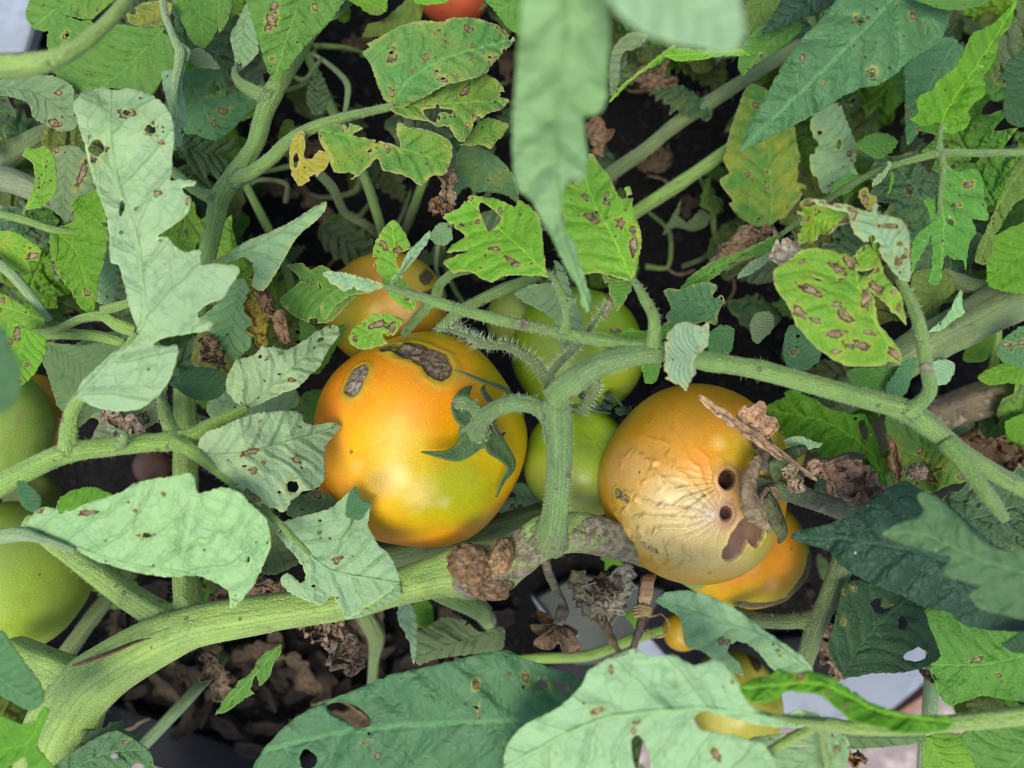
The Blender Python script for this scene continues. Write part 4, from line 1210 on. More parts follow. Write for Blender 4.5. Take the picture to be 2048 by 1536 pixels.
leaf(LW, 'F:520,935 560,900 650,860 660,900 650,830 700,820 800,860 900,920 1040,960 1110,960 1180,1090 1250,1400 1230,1420 1160,1260 1100,1190 1010,1180 940,1200 860,1215 840,1180 790,1180 860,1140 780,1110 660,1100 590,1060',
     'F:1240,1410 1150,1180 900,1010 540,930', (26.5, 28, 29, 30), 'vivid', dam=3, holes=((1711, 837, 4), ('F:1080,1010 1110,990 1130,1040 1130,1110 1100,1100'),), quilt=0.06, label='green leaf with a stalk like midrib beyond the rotten tomato')
leaf(LW, 'F:1240,960 1330,930 1440,960 1540,1080 1660,1200 1740,1290 1700,1355 1600,1380 1470,1430 1420,1400 1290,1400 1270,1300 1250,1150', 'F:1620,1180 1450,1180 1280,1300', (25.5, 26.5, 27), 'green', holes=('F:1355,1300 1390,1250 1450,1240 1490,1290 1480,1340 1420,1350 1370,1335',), spots=((1836, 944, 32, 26, 10), (1840, 900, 7)), dam=5, yel=0.25, label='green leaf with a big round hole under the leaf stalk')
leaf(LW, 'F:640,1120 700,1090 760,1095 820,1120 868,1135 840,1160 760,1172 700,1150', 'F:868,1136 650,1122', 25.6, 'mint')
leaf(R_, 'F:1500,1030 1560,980 1660,990 1760,950 1830,1000 1880,960 1940,990 2030,930 2130,900 2130,1010 2030,1040 1960,1060 1900,1110 1830,1140 1740,1130 1640,1100 1560,1070', 'F:2120,940 1800,1040 1520,1030', (34, 35), 'mint', dam=6, holes=((1953, 850, 5, 8),), wave=0.5, burn=0.02)
leaf(R_, 'F:1940,1010 2030,960 2140,950 2140,1150 2030,1130 1960,1100', 'F:2130,1050 1950,1060', 32, 'vivid', dam=2)
leaf(R_, 'F:1480,1480 1560,1460 1680,1470 1790,1480 1880,1560 1860,1620 1740,1640 1600,1600 1530,1540', 'F:1880,1600 1500,1490', 31, 'mint', dam=3, quilt=0.09, wave=0.4)
leaf(rach_mid, 'F:-40,500 20,430 70,418 110,430 160,450 190,420 205,440 200,520 195,560 150,600 120,650 130,720 110,740 70,825 40,790 0,780 -40,760 -60,700 -50,600', 'F:150,600 60,620 -40,640', (21.8, 21.3), 'mint', burn=0.04, dam=3, quilt=0.03, wave=0.35, name='leaflet', label='pale folded leaflet scrap clinging to the leaf stalk above the rotten tomato')

# middle top
leaf(U, 'B:300,600 270,575 240,500 200,390 150,302 172,258 260,212 370,152 500,120 630,127 645,112 700,100 810,106 890,130 960,160 1012,205 1042,228 990,292 950,330 900,388 870,430 780,462 700,482 640,492 560,540 450,600 350,640',
     'B:320,615 420,470 640,340 1040,226', (24.2, 23.6, 23.8, 24.6), (0.078, 0.205, 0.046), holes=((886, 157, 5, 3, -10),), spots=((783, 110, 8, 17, 5), (784, 185, 5, 9), (1010, 62, 18, 7, 40), (985, 122, 15, 8, -40), (933, 56, 5), (886, 158, 10, 6), (860, 102, 3), (872, 68, 4), (893, 83, 4), (852, 115, 5, 9, 20), (825, 141, 3, 5), (945, 92, 4), (944, 119, 4)), dam=18, yel=0.22, burn=0.06, quilt=0.075, fold=0.06, label='green leaf with yellow and tan spots at top centre')
leaf(U, 'B:310,640 400,610 560,540 650,482 760,452 850,435 930,462 972,512 985,560 1012,592 962,640 890,660 850,692 800,720 790,760 740,830 690,800 645,735 590,742 540,712 420,690',
     'B:320,630 600,610 1005,590', (24.3, 24.4, 25.2), 'green', holes=('B:505,642 560,632 620,634 680,645 665,672 630,655 590,668 580,720 540,700 512,672',), dam=16, yel=0.2, burn=0.05, quilt=0.06, spots=((930, 182, 6, 12, 40), (948, 235, 5, 8), (935, 250, 4, 8)))
leaf(U, 'B:700,850 740,840 800,760 830,720 880,690 942,702 1002,732 972,790 930,832 902,872 850,850 790,852', 'B:800,850 900,770 1000,732', (25.6, 26), 'green', burn=0.06, dam=5, yel=0.5)
leaf(stem_up, 'P:638,262 665,250 700,247 725,255 705,270 740,278 798,292 800,300 792,258 798,246 835,256 862,262 895,277 905,292 903,312 893,345 880,352 862,352 842,371 812,352 785,345 765,337 757,318 745,322 740,332 705,358 690,345 668,345 655,310 640,285',
     'P:640,262 740,280 890,325', (24.2, 23.7, 24.2), 'green', holes=('P:735,248 757,252 795,272 800,296 770,278 748,262',), burn=0.09, yel=0.3, dam=12, quilt=0.05, label='tattered green leaf with brown bitten edges')
leaf(stem_up, 'P:578,300 592,268 607,262 610,290 608,312 622,318 640,300 660,310 655,330 640,347 600,371 583,347', 'P:600,268 600,330 600,368', 24.4, 'yellow', holes=((592, 320, 6, 14, 5),), burn=0.07, dam=2)
leaf(U, 'B:690,1000 700,900 720,860 780,850 870,882 940,922 1002,982 1052,1062 1064,1190 1000,1150 900,1122 800,1122 760,1092 700,1142 680,1080', 'B:860,860 870,1000 860,1130', (28, 28.5), 'teal', dam=5, yel=0.25)
leaf(U, 'P:674,-10 720,-30 760,-20 775,0 770,25 740,28 715,10', 'P:680,-20 770,20', 30, 'lime', dam=3)
leaf(U, 'P:725,75 735,50 765,40 800,10 850,-30 840,40 800,70 762,75 750,72', 'P:840,-20 735,72', 31, 'olive', dam=3, yel=0.3)
leaf(U, 'P:800,-40 900,-30 900,0 860,10 830,5', 'P:800,-30 895,-5', 29, 'lime')
leaf(U, 'P:955,-30 965,-5 990,22 1010,50 1045,72 1100,60 1120,-40', 'P:1090,-40 985,30', 28, 'green', dam=2)
leaf(rach_mid, 'P:1098,556 1080,552 1040,550 1010,552 985,562 962,556 935,541 905,545 887,524 895,518 912,512 935,500 912,503 893,504 905,490 930,473 913,458 900,446 886,434 900,424 918,416 940,391 966,393 1002,400 1030,414 1037,400 1060,413 1078,434 1085,478 1091,530',
     'P:1096,550 1050,505 1000,460 950,415', (22.6, 23, 23.6, 24.2), 'lime', holes=('P:957,415 963,404 985,418 1002,436 992,452 977,463 968,445',), spots=((1001, 422, 6, 7), (956, 444, 6, 5), (988, 497, 16, 5, 8), (1020, 520, 16, 5, 30), (1032, 530, 9, 4), (936, 398, 9, 4)), dam=10, burn=0.03, quilt=0.06, name='leaflet', label='bright yellow green jagged leaflet with holes at the centre')
leaf(rach_mid, 'P:1262,560 1235,556 1200,546 1165,547 1140,524 1125,472 1112,430 1112,380 1125,345 1150,328 1181,307 1200,330 1220,356 1238,393 1250,398 1254,388 1248,376 1260,372 1264,392 1266,420 1276,446 1283,476 1279,512 1272,545',
     'P:1262,556 1225,475 1185,400 1160,325', (22.3, 22.6, 23.4), 'lime', spots=((1177, 432, 9, 7), (1190, 441, 8, 8), (1242, 444, 11, 10), (1170, 395, 9, 4, 50), (1213, 389, 4, 6), (1214, 406, 7, 5), (1267, 485, 8, 26, 5), (1264, 460, 7, 8), (1140, 360, 9, 5, 20), (1125, 432, 4)), dam=6, burn=0.03, yel=0.15, quilt=0.07, name='leaflet', label='bright green leaflet with round brown spots beside the hanging leaf')
leaf(rach_mid, 'P:1204,548 1225,557 1250,561 1266,566 1252,600 1236,622 1226,604 1214,578', 'P:1262,560 1234,618', 23.4, 'green', burn=0.04, dam=2, name='leaflet')
leaf(rach_mid, 'P:746,528 748,490 765,460 785,440 800,451 815,476 820,496 802,505 792,520 800,545 816,570 832,592 836,602 820,625 800,612 780,592 765,560', 'P:828,620 795,540 783,446', (25, 24.6, 24.8), 'lime', spots=((768, 492, 6, 12, -25), (796, 500, 10, 6, -20), (793, 486, 3)), burn=0.03, dam=4, name='leaflet', label='pointed yellow green leaflet in front of the rear orange tomato')
leaf(rach_mid, 'P:645,546 680,544 720,553 750,562 768,572 740,583 700,578 690,582 670,571', 'P:766,572 650,548', (23.8, 23.2), 'mint', burn=0.03, name='leaflet')
leaf(rach_mid, 'P:640,612 670,580 700,570 745,585 700,592 672,612 650,640', 'P:745,583 645,625', (23.8, 24.6), 'green', burn=0.03, name='leaflet')
leaf(rach_mid, 'P:784,556 800,540 815,506 840,481 858,462 860,474 850,492 832,516 806,546 792,564', 'P:788,560 855,470', (23.6, 24.4), 'mint', name='leaflet')
leaf(rach_mid, 'P:698,681 705,660 722,645 745,629 780,628 806,640 792,665 782,671 775,686 745,696 720,698', 'P:810,650 760,660 700,682', (24.4, 24.2), 'lime', spots=((755, 650, 22, 6, -8), (785, 655, 7, 12, 20)), burn=0.03, dam=3, name='leaflet', label='small spotted leaflet lying on the scarred orange tomato')
leaf(U, 'P:880,445 900,452 905,475 890,490 868,486 858,470', 'P:902,450 865,484', 27, 'sage', dam=1)
leaf(LW, 'P:1325,470 1340,440 1362,400 1358,430 1375,445 1400,420 1420,430 1410,455 1385,462 1350,455', 'P:1420,440 1330,460', 38, 'dim')
leaf(U, 'P:1030,590 1060,570 1110,560 1108,520 1130,540 1150,600 1165,640 1150,700 1120,690 1108,640', 'P:1112,540 1140,690', 26.5, 'grey', dam=2, quilt=0.08)
leaf(R_, 'P:1205,660 1250,655 1290,662 1330,650 1345,670 1290,690 1250,680', 'P:1340,660 1210,664', 24, 'lime', spots=((1230, 660, 12, 4, 5),), dam=1)
leaf(LW, 'P:1285,720 1320,700 1322,730 1310,765 1290,765', 'P:1318,705 1292,760', 27, 'green')
leaf(U, 'B:1590,600 1640,520 1740,440 1850,350 1960,260 1990,270 1900,360 1840,410 1790,420 1700,500 1620,580', 'B:1980,262 1700,480 1590,600', (30, 30), 'lime', fold=0.5, burn=0.02, dam=3)
leaf(U, 'B:1600,560 1600,330 1640,250 1720,190 1820,200 1760,280 1680,300 1660,360 1650,480', 'B:1800,200 1610,540', 32, 'grey')
leaf(R_, 'P:1330,110 1360,95 1400,100 1470,95 1500,110 1440,112 1395,120 1352,122', 'P:1490,100 1335,112', 27, 'lime')

# left: the big pale leaflets seen from below
leaf(rach_left, 'A:430,605 462,560 520,530 600,515 690,527 740,515 830,536 900,560 960,612 1002,682 1016,780 1010,890 1002,1000 996,1060 1050,1048 1150,1062 1130,1085 1062,1100 1072,1128 1112,1150 1112,1202 1082,1262 1002,1330 930,1372 920,1392 980,1386 1012,1430 1082,1470 1170,1466 1166,1560 D:1172,90 1250,80 1392,98 1392,140 1352,202 1292,290 1230,306 1152,370 1182,412 1246,432 1222,470 1100,490 1000,505 905,540 890,556 960,560 1032,555 1032,642 992,760 902,872 802,932 690,945 590,930 500,892 458,882 440,850 480,770 560,690 680,580 800,468 772,380 750,300 720,180 690,80 A:650,1536 630,1300 600,1200 560,1100 532,1000 512,920 470,770 440,660',
     'D:450,862 620,680 830,440 840,300 A:800,1400 690,1080 640,800 640,540', (21.9, 21.8, 22.0, 22.6), 'pale', holes=((253, 225, 9, 6), (301, 258, 12, 10, 15), (193, 296, 15, 17, 0), (244, 415, 6, 17, 8), (280, 195, 4, 2), (326, 263, 2.5), (320, 480, 4, 2), (375, 375, 6, 3)), spots=((315, 387, 9, 6, -10), (253, 226, 14, 10), (301, 258, 15, 13), (193, 296, 18, 20), (322, 284, 7, 4), (376, 402, 4, 9), (272, 418, 5, 4)), quilt=0.065, fold=-0.1, burn=0.008, dam=5, name='leaflet', label='large pale leaflet seen from below with several holes')
leaf(rach_left, 'D:1440,922 1380,892 1322,812 1330,740 1380,642 1440,630 1502,602 1540,555 1602,566 1680,582 1762,540 1832,490 1902,450 1962,438 1988,490 1952,540 1902,622 1872,682 1802,742 1742,802 1620,852 1540,892 1480,920',
     'D:1440,922 1560,830 1960,456', (24.2, 24.6, 26.0), 'pale', holes=((641, 679, 8, 4, -25), (559, 748, 4, 2), (520, 713, 4)), spots=((582, 760, 8, 5), (536, 716, 6, 3, -40), (560, 706, 4)), dam=6, burn=0.02, quilt=0.06, name='leaflet', label='pale pointed leaflet left of the scarred orange tomato')
leaf(rach_left, 'D:1150,1195 1166,1120 1200,1072 1300,1030 1420,980 1540,950 1680,938 1762,952 1782,1010 1852,1020 1942,1008 1994,1030 1962,1082 1912,1140 1902,1190 1900,1250 1906,1330 1852,1392 1772,1412 1742,1442 1702,1472 1662,1532 1602,1512 1522,1500 1442,1442 1402,1402 1342,1342 1252,1282 1182,1230',
     'D:1150,1198 1400,1190 1650,1130 1985,1035', (22.7, 22.7, 23.6, 25.4), 'pale', holes=((585, 972, 11, 13, 10), (604, 935, 3), (559, 984, 4, 3)), spots=((500, 905, 20, 6, -15), (507, 940, 9, 6, -20), (592, 919, 9, 6, 20), (505, 995, 22, 7, 40), (585, 972, 14, 16), (521, 842, 4)), dam=8, burn=0.02, quilt=0.065, roll=-0.06, name='leaflet', label='pale leaflet whose ragged tip covers the orange tomato at the left')
leaf(rach_left, 'P:700,985 722,1000 742,1008 736,1048 756,1088 780,1112 792,1135 798,1166 770,1190 748,1204 735,1216 692,1236 680,1216 665,1190 642,1211 602,1196 572,1180 560,1160 575,1146 602,1166 612,1150 592,1112 560,1076 528,1022 546,1046 612,1031 662,1016',
     'P:530,1020 600,1090 660,1140 796,1166', (23.0, 23.9, 24.1, 24.0), 'pale', holes=((627, 1172, 5, 3), (600, 1160, 4, 6)), spots=((676, 1118, 14, 6, -30), (640, 1065, 5)), dam=8, burn=0.015, quilt=0.07, roll=-0.25, name='leaflet', label='pale leaflet with a forked tip at the lower left of the orange tomato')
leaf(rach_left, 'P:700,985 712,972 722,1000 742,1008 720,1040 690,1030', 'P:700,1030 716,976', 23.2, 'teal', name='leaflet')
leaf(rach_left, 'P:690,1236 735,1216 770,1190 798,1168 800,1195 760,1215 720,1235', 'P:700,1230 795,1180', 25, 'sage', name='leaflet')
leaf(LW, 'P:56,1066 64,1030 90,1014 128,1022 150,1020 165,1010 242,985 272,965 332,955 385,948 396,986 442,975 476,985 502,1010 532,1040 541,1090 522,1140 502,1180 463,1216 456,1182 432,1166 395,1152 332,1154 252,1140 190,1120 130,1092',
     'P:40,1066 130,1088 250,1128 380,1150 462,1200', (22.2, 21.8, 21.8, 22.4), 'pale', holes=((293, 1071, 10, 5, 5), (497, 1120, 3, 7, 10)), spots=((75, 1020, 18, 6, -5), (175, 1025, 20, 6, -8), (293, 1071, 13, 7), (328, 988, 4, 6, 20), (270, 1022, 5), (72, 1076, 14, 6)), dam=6, burn=0.012, quilt=0.085, roll=0.12, label='broad pale leaf seen from below at the left with a brown base')
stalk(LW, [(-60, 1075, 22.4, 17), (0, 1072, 22.3, 16), (45, 1068, 22.2, 14), (90, 1080, 22.0, 8), (150, 1100, 21.8, 5)], 'sage')

# upper left
leaf(U, 'A:350,480 300,380 275,260 278,180 290,112 362,85 430,110 470,125 520,118 572,160 680,140 850,160 962,165 1012,250 1012,380 952,460 882,552 832,536 702,520 602,515 470,552 400,480', 'A:960,170 760,380 600,505', (25.4, 26, 26.8), 'green', holes=((333, 63, 8, 7), (134, 70, 4)), spots=((134, 70, 7),), dam=5, yel=0.08, quilt=0.06, label='dull green leaf behind the thick leaf stalk at the top left')
leaf(U, 'A:150,70 182,-10 300,-80 720,-80 560,90 520,112 430,100 352,88 290,120 280,180 202,168 165,130', 'A:600,-60 320,60 200,160', 29, 'green', dam=4, yel=0.2)
leaf(U, 'A:0,470 180,430 330,450 420,500 440,600 472,700 422,762 330,762 202,692 162,602 40,560 -60,560', 'A:-40,500 240,560 440,720', (26, 26.5), 'grey', spots=((110, 247, 15, 7), (117, 185, 6)), dam=2)
leaf(U, 'A:1068,420 1130,402 1280,410 1310,430 1332,522 1322,562 1402,540 1502,560 1512,602 1432,682 1332,782 1252,822 1152,790 1080,770 1058,600', 'A:1080,430 1180,600 1260,815', (29.4, 29.6), 'teal', holes=((429, 178, 9, 9),), spots=((446, 223, 9, 8), (427, 247, 5, 7), (429, 178, 13, 12)), dam=5, quilt=0.04)
leaf(U, 'A:1602,472 1552,382 1500,202 1462,82 1430,-20 1390,-140 2080,-140 2002,30 1902,160 1762,300 1662,440', 'A:1800,-140 1700,150 1602,470', (23.4, 24, 24.8), 'green', dam=10, quilt=0.07, fold=0.08, roll=-0.12, spots=((548, 12, 7, 9), (544, 40, 10, 18, 20), (630, 14, 6), (544, 118, 5)), label='large green leaf with its tip pointing down at the top left of centre')
leaf(stem_up, 'A:1040,240 1112,292 1082,402 1062,500 1080,602 1092,720 1062,832 1020,882 1002,702 952,500 948,420 1010,402 1032,300', 'A:1050,260 1040,500 1030,870', (24.8, 25.2), 'sage', holes=((346, 195, 2, 8), (355, 250, 2, 5)), dam=6, fold=0.3, burn=0.01)
leaf(U, 'A:1040,62 1010,20 1000,-60 1290,-80 1282,100 1262,190 1192,282 1112,232', 'A:1150,-80 1190,275', 28, 'green', dam=3, quilt=0.06)
leaf(U, 'A:1350,202 1402,100 1442,20 1482,62 1502,202 1512,302 1442,382 1392,412 1370,332', 'A:1450,20 1390,405', 27.6, 'sage', dam=3, quilt=0.06)
leaf(U, 'A:1275,62 1290,-60 1362,-60 1342,92 1312,152 1282,190', 'A:1330,-60 1284,186', 27, 'green', burn=0.02)
leaf(U, 'A:1290,400 1240,330 1180,280 1120,290 1100,340 1150,390 1230,400', 'A:1290,400 1130,300', 27.8, 'grey')
leaf(U, 'A:740,80 830,20 960,0 1010,30 960,140 850,160 760,130', 'A:980,10 780,130', 27.4, 'olive', yel=0.6, burn=0.04, dam=3)
leaf(U, 'A:150,1222 190,1100 202,1032 190,962 130,922 152,862 172,855 212,870 250,850 290,880 322,942 332,1102 302,1160 232,1212', 'A:155,1225 250,1050 240,870', (25, 25.2), 'lime', dam=8, burn=0.015)
leaf(U, 'A:300,890 362,852 470,862 512,932 542,1052 562,1132 450,1170 392,1302 290,1182 332,1082 322,942', 'A:390,860 370,1290', (28.6, 29), 'grey', spots=((165, 345, 7, 26, 20),), dam=2)
leaf(U, 'P:103,462 150,440 140,410 165,390 200,380 212,440 216,480 206,530 196,560 187,627 160,615 140,580 110,540 100,500', 'P:105,460 150,500 188,622', (25.4, 26), 'vivid', spots=((106, 530, 6, 12, -20), (175, 585, 6, 8)), burn=0.02, quilt=0.07, label='bright green leaf under the large pale leaflet')
leaf(U, 'P:-30,468 0,463 25,462 55,478 82,500 75,522 60,520 62,545 40,545 20,535 0,512 -20,495', 'P:-30,480 80,505', 26, 'lime', yel=0.4, spots=((68, 512, 14, 8, -20),), dam=3)
leaf(LW, 'P:15,652 25,640 52,655 86,672 93,696 85,720 62,755 38,772 10,757 0,720', 'P:55,655 20,765', (24, 23.4), 'lime', spots=((35, 668, 7, 16, 10), (20, 683, 4, 8), (27, 757, 14, 9, 10), (53, 729, 4)), dam=2, label='small yellow green leaf at the left border over the green tomatoes')
leaf(LW, 'P:-40,560 0,585 30,600 72,630 92,642 62,662 30,672 0,658 -40,640', 'P:90,642 -30,600', 25, 'lime', spots=((5, 600, 6, 7),), dam=7, burn=0.01)
stalk(LW, [(-30, 505, 25.6, 9), (30, 555, 25.4, 10), (75, 610, 25.6, 9), (100, 640, 26, 7)], 'sage')
leaf(LW, 'P:75,702 95,685 172,690 272,668 205,760 152,832 115,812 100,762', 'P:100,690 180,740', 29, 'dim', quilt=0.05)
leaf(LW, 'P:150,690 260,660 330,700 330,800 280,860 200,830 140,860 120,800', 'P:320,690 140,840', 31, 'dim', quilt=0.05)
leaf(LW, 'D:990,782 1052,730 1112,692 1192,685 1272,700 1322,742 1312,822 1262,872 1182,882 1102,862 1032,812', 'D:985,780 1150,775 1318,790', (26, 25.4), 'dark', quilt=0.02, wave=0.1, jag=0.3, dam=0, label='smooth dark green oval leaf left of the orange tomato')
leaf(LW, 'D:320,1545 350,1452 432,1402 540,1388 642,1422 682,1452 560,1480 440,1540 380,1600', 'D:330,1540 660,1440', 27, 'vivid', quilt=0.02)
leaf(LW, 'P:34,962 55,965 78,990 81,1010 66,1023 45,1012 34,985', 'P:36,962 68,1020', (21.5, 20.8), 'teal', wave=0.05, quilt=0.02)
leaf(stem_up, 'P:418,524 450,511 490,484 540,464 580,444 622,418 652,402 650,420 626,446 592,476 572,510 552,546 526,581 504,573 508,540 490,514 455,522', 'P:420,523 520,490 650,406', (24.6, 24.2, 24.2), 'sage', burn=0.025, dam=4, fold=0.35, roll=-0.15, label='folded pale leaf with a long tip over the dark gap')
leaf(LW, 'P:560,600 600,562 575,532 600,525 622,540 642,530 692,560 722,582 692,612 662,642 622,646 590,632', 'P:700,590 580,560', (26.4, 27), 'green', dam=8, burn=0.03)
leaf(LW, 'P:395,642 420,620 440,602 466,560 492,562 506,622 500,692 462,722 442,692 420,664', 'P:480,570 450,715', 27, 'sage', dam=2)
leaf(LW, 'P:600,640 640,660 690,650 670,700 640,745 610,740', 'P:690,650 610,735', 29, 'green')
leaf(LW, 'P:605,790 640,780 660,800 640,840 610,845', 'P:655,785 610,840', 30, 'green')
leaf(LW, 'D:520,220 560,30 600,10 650,40 690,120 685,220 660,300 610,320 550,290', 'D:600,310 610,20', 27.5, 'sage', burn=0.02, dam=3)
leaf(LW, 'D:540,1100 580,1000 530,970 700,900 800,930 900,880 940,930 930,1000 820,1060 740,1130 600,1140', 'D:930,920 560,1120', 28.5, 'grey', spots=((268, 845, 24, 14, -10),), dam=2, burn=0.02)
leaf(LW, 'D:1210,950 1240,830 1320,810 1400,880 1520,860 1700,790 1750,900 1640,950 1440,970 1300,1010', 'D:1720,820 1230,900', 28, 'sage', dam=4)
leaf(LW, 'D:1660,1480 1740,1440 1850,1400 1900,1420 1960,1460 1990,1560 1860,1600 1700,1560', 'D:1960,1440 1680,1500', 26, 'dim', spots=((635, 990, 10, 7),), dam=3)

# bottom
leaf(LW, 'P:480,1600 506,1536 526,1500 581,1444 632,1412 700,1384 742,1366 790,1348 845,1336 913,1319 960,1308 1006,1299 1030,1306 1046,1318 1101,1335 1163,1358 1190,1380 1210,1420 1180,1600',
     'P:1200,1436 1064,1440 940,1444 811,1452 674,1467 490,1510', (22.4, 22.0, 22.2, 23), 'teal', holes=('P:652,1412 674,1404 702,1408 725,1420 743,1440 740,1452 712,1457 692,1440 665,1428', (615, 1521, 17, 21, 10), (1084, 1369, 11, 8, 15), (1125, 1375, 18, 9, 35), (1146, 1369, 7, 4), (738, 1467, 3, 4)), spots=((952, 1370, 6, 9), (1051, 1355, 6, 9, -10), (955, 1425, 3, 18, -8), (1084, 1369, 14, 11), (755, 1513, 5, 8)), dam=12, quilt=0.085, fold=0.05, label='large blue green leaf with a pale midrib and a big hole at the bottom')
leaf(LW, 'P:990,1600 1005,1545 1012,1492 1050,1450 1110,1420 1160,1375 1180,1340 1232,1311 1270,1298 1300,1313 1345,1311 1390,1330 1430,1319 1466,1341 1482,1382 1499,1408 1540,1430 1580,1426 1605,1420 1642,1432 1654,1448 1612,1454 1570,1455 1520,1451 1482,1441 1440,1430 1402,1424 1386,1436 1394,1456 1422,1464 1470,1471 1502,1482 1532,1492 1570,1600',
     'P:1650,1446 1520,1432 1400,1418 1200,1440 1000,1540', (19.8, 19.2, 19.0, 19.4, 20.4), 'pale', holes=('P:1262,1482 1276,1469 1296,1500 1302,1540 1292,1562 1272,1540 1264,1512',), spots=((1195, 1422, 11, 7, -20), (1238, 1304, 15, 7, -10), (1222, 1340, 5, 9), (1273, 1445, 7, 5), (1432, 1508, 7, 17, -20)), dam=8, burn=0.008, quilt=0.075, label='broad blurred pale leaf at the bottom right of centre')
leaf(LW, 'P:1310,1202 1330,1186 1370,1181 1420,1192 1462,1211 1502,1241 1552,1276 1602,1311 1628,1342 1610,1351 1562,1346 1542,1336 1527,1316 1512,1301 1495,1288 1475,1282 1458,1290 1456,1305 1478,1326 1486,1352 1470,1345 1432,1320 1402,1302 1372,1292 1366,1262 1356,1232 1330,1216',
     'P:1625,1345 1530,1275 1430,1240 1312,1200', (21.4, 21.2, 21.6, 22.6), 'pale', spots=((1442, 1283, 6, 9), (1556, 1300, 4)), dam=5, quilt=0.07, roll=0.1, label='pale green lobe curling up in front of the lower orange tomato')
leaf(LW, 'P:1478,1376 1500,1360 1540,1350 1558,1338 1582,1345 1622,1342 1662,1355 1702,1380 1742,1405 1802,1425 1862,1430 1896,1430 1906,1445 1892,1461 1852,1466 1802,1466 1742,1450 1702,1440 1672,1415 1642,1390 1602,1385 1572,1382 1552,1400 1522,1406 1495,1400',
     'P:1900,1446 1760,1425 1640,1370 1490,1378', (18.8, 18.7, 18.9, 19.2), 'vivid', spots=((1657, 1388, 6, 3, 20),), dam=4, roll=0.5, quilt=0.05, label='vivid green folded leaf edge across the lower right')
leaf(R_, 'P:1688,1165 1722,1160 1802,1190 1852,1225 1868,1270 1882,1312 1862,1332 1802,1346 1745,1347 1690,1356 1682,1346 1664,1320 1657,1290 1670,1240 1680,1195', 'P:1684,1352 1730,1280 1790,1220 1850,1180', (27, 27.6, 28.4), 'dark', holes=((1762, 1211, 22, 16, 10), (1805, 1247, 10, 13), (1833, 1310, 26, 13, -10)), spots=((1706, 1176, 6, 6), (1685, 1242, 3, 7)), quilt=0.06, dam=2, label='dark green leaf with three large holes at the lower right')
leaf(R_, 'P:1582,1076 1600,1060 1650,1051 1702,1031 1742,1001 1776,976 1812,961 1842,980 1900,1010 1990,1090 2090,1130 2100,1250 2000,1262 1932,1251 1892,1222 1852,1216 1802,1191 1762,1176 1722,1156 1682,1131 1662,1106 1622,1091',
     'P:2080,1190 1960,1150 1840,1105 1700,1080 1586,1076', (22, 22, 22.6, 23.2), 'deep', dam=3, quilt=0.06, fold=0.1, label='dark blue green leaf pointing at the rotten tomato from the right')
leaf(R_, 'P:1765,1068 1800,1046 1830,1040 1848,1022 1834,990 1852,984 1882,1000 1922,1040 1962,1080 2002,1100 2100,1112 2100,1240 2002,1228 1960,1216 1938,1190 1962,1172 1902,1156 1884,1141 1902,1115 1850,1101 1802,1086', 'P:2090,1160 1960,1120 1850,1070 1770,1066', (17.8, 17.8, 18.4), (0.070, 0.140, 0.052), wave=0.15, quilt=0.03, label='blurred dull green lobed leaf over the dark leaf at the right')
leaf(R_, 'P:1860,1332 1882,1312 1852,1225 1900,1218 1950,1236 2100,1252 2100,1400 1962,1392 1902,1412 1880,1392 1868,1360', 'P:2090,1300 1970,1330 1870,1330', 24, 'green', dam=6, spots=((1955, 1320, 12, 5, -20),))
leaf(R_, 'P:2005,1290 2050,1262 2110,1260 2110,1310 2030,1305', 'P:2100,1290 2010,1290', 21.5, 'dark')
leaf(R_, 'P:1850,1478 1932,1470 1962,1502 1955,1600 1862,1600', 'P:1860,1480 1920,1590', 26, 'lime', quilt=0.05)
leaf(R_, 'P:1925,1470 1990,1452 2100,1450 2100,1600 1970,1600 1950,1530', 'P:2090,1470 1960,1590', 23, 'green', dam=4)
leaf(R_, 'P:1500,1480 1560,1470 1650,1455 1690,1470 1700,1500 1680,1560 1640,1600 1540,1600 1520,1530', 'P:1680,1470 1520,1590', 21.4, 'sage', dam=8, holes=((1673, 1497, 6, 8), (1600, 1495, 14, 2)), burn=0.015)
leaf(R_, 'P:1620,1465 1700,1470 1850,1470 1850,1485 1700,1500 1640,1492', 'P:1640,1478 1850,1476', 24, 'dim')
leaf(LW, 'P:70,1600 105,1536 152,1500 192,1475 232,1461 266,1478 300,1505 310,1540 300,1600', 'P:90,1580 200,1510 290,1500', (24.4, 25), 'teal', holes=((227, 1512, 8, 7), (275, 1534, 14, 7)), dam=4, spots=((253, 1485, 7, 4),), quilt=0.04, label='blue green leaf at the bottom left')
leaf(LW, 'G:240,1372 330,1332 420,1330 500,1310 560,1318 620,1300 640,1275 720,1256 722,1310 760,1330 835,1330 722,1400 600,1440 480,1462 340,1462 280,1420', 'G:250,1400 830,1332', (25.4, 25.8), 'dim', quilt=0.08, jag=1.4)
leaf(LW, 'P:-60,1320 0,1262 20,1285 52,1330 82,1370 87,1402 62,1422 0,1392 -60,1380', 'P:-50,1330 82,1412', 20.5, 'teal', wave=0.15, quilt=0.03, label='blurred dark leaf at the lower left border')
leaf(LW, 'P:-50,1440 0,1432 42,1450 72,1440 86,1415 97,1420 82,1462 72,1490 92,1520 112,1545 60,1548 50,1516 20,1532 0,1545 -50,1560', 'P:90,1420 50,1490 -40,1500', (21, 22), 'vivid', wave=0.2, quilt=0.05)
leaf(LW, 'P:428,1436 440,1412 456,1390 480,1362 502,1345 522,1312 560,1290 562,1305 545,1330 540,1352 520,1372 512,1350 500,1378 508,1388 488,1398 470,1412 450,1425', 'P:560,1292 510,1350 430,1434', (27.5, 28, 28.5), 'green', burn=0.015, dam=2, label='narrow torn leaf above the dark planter edge')
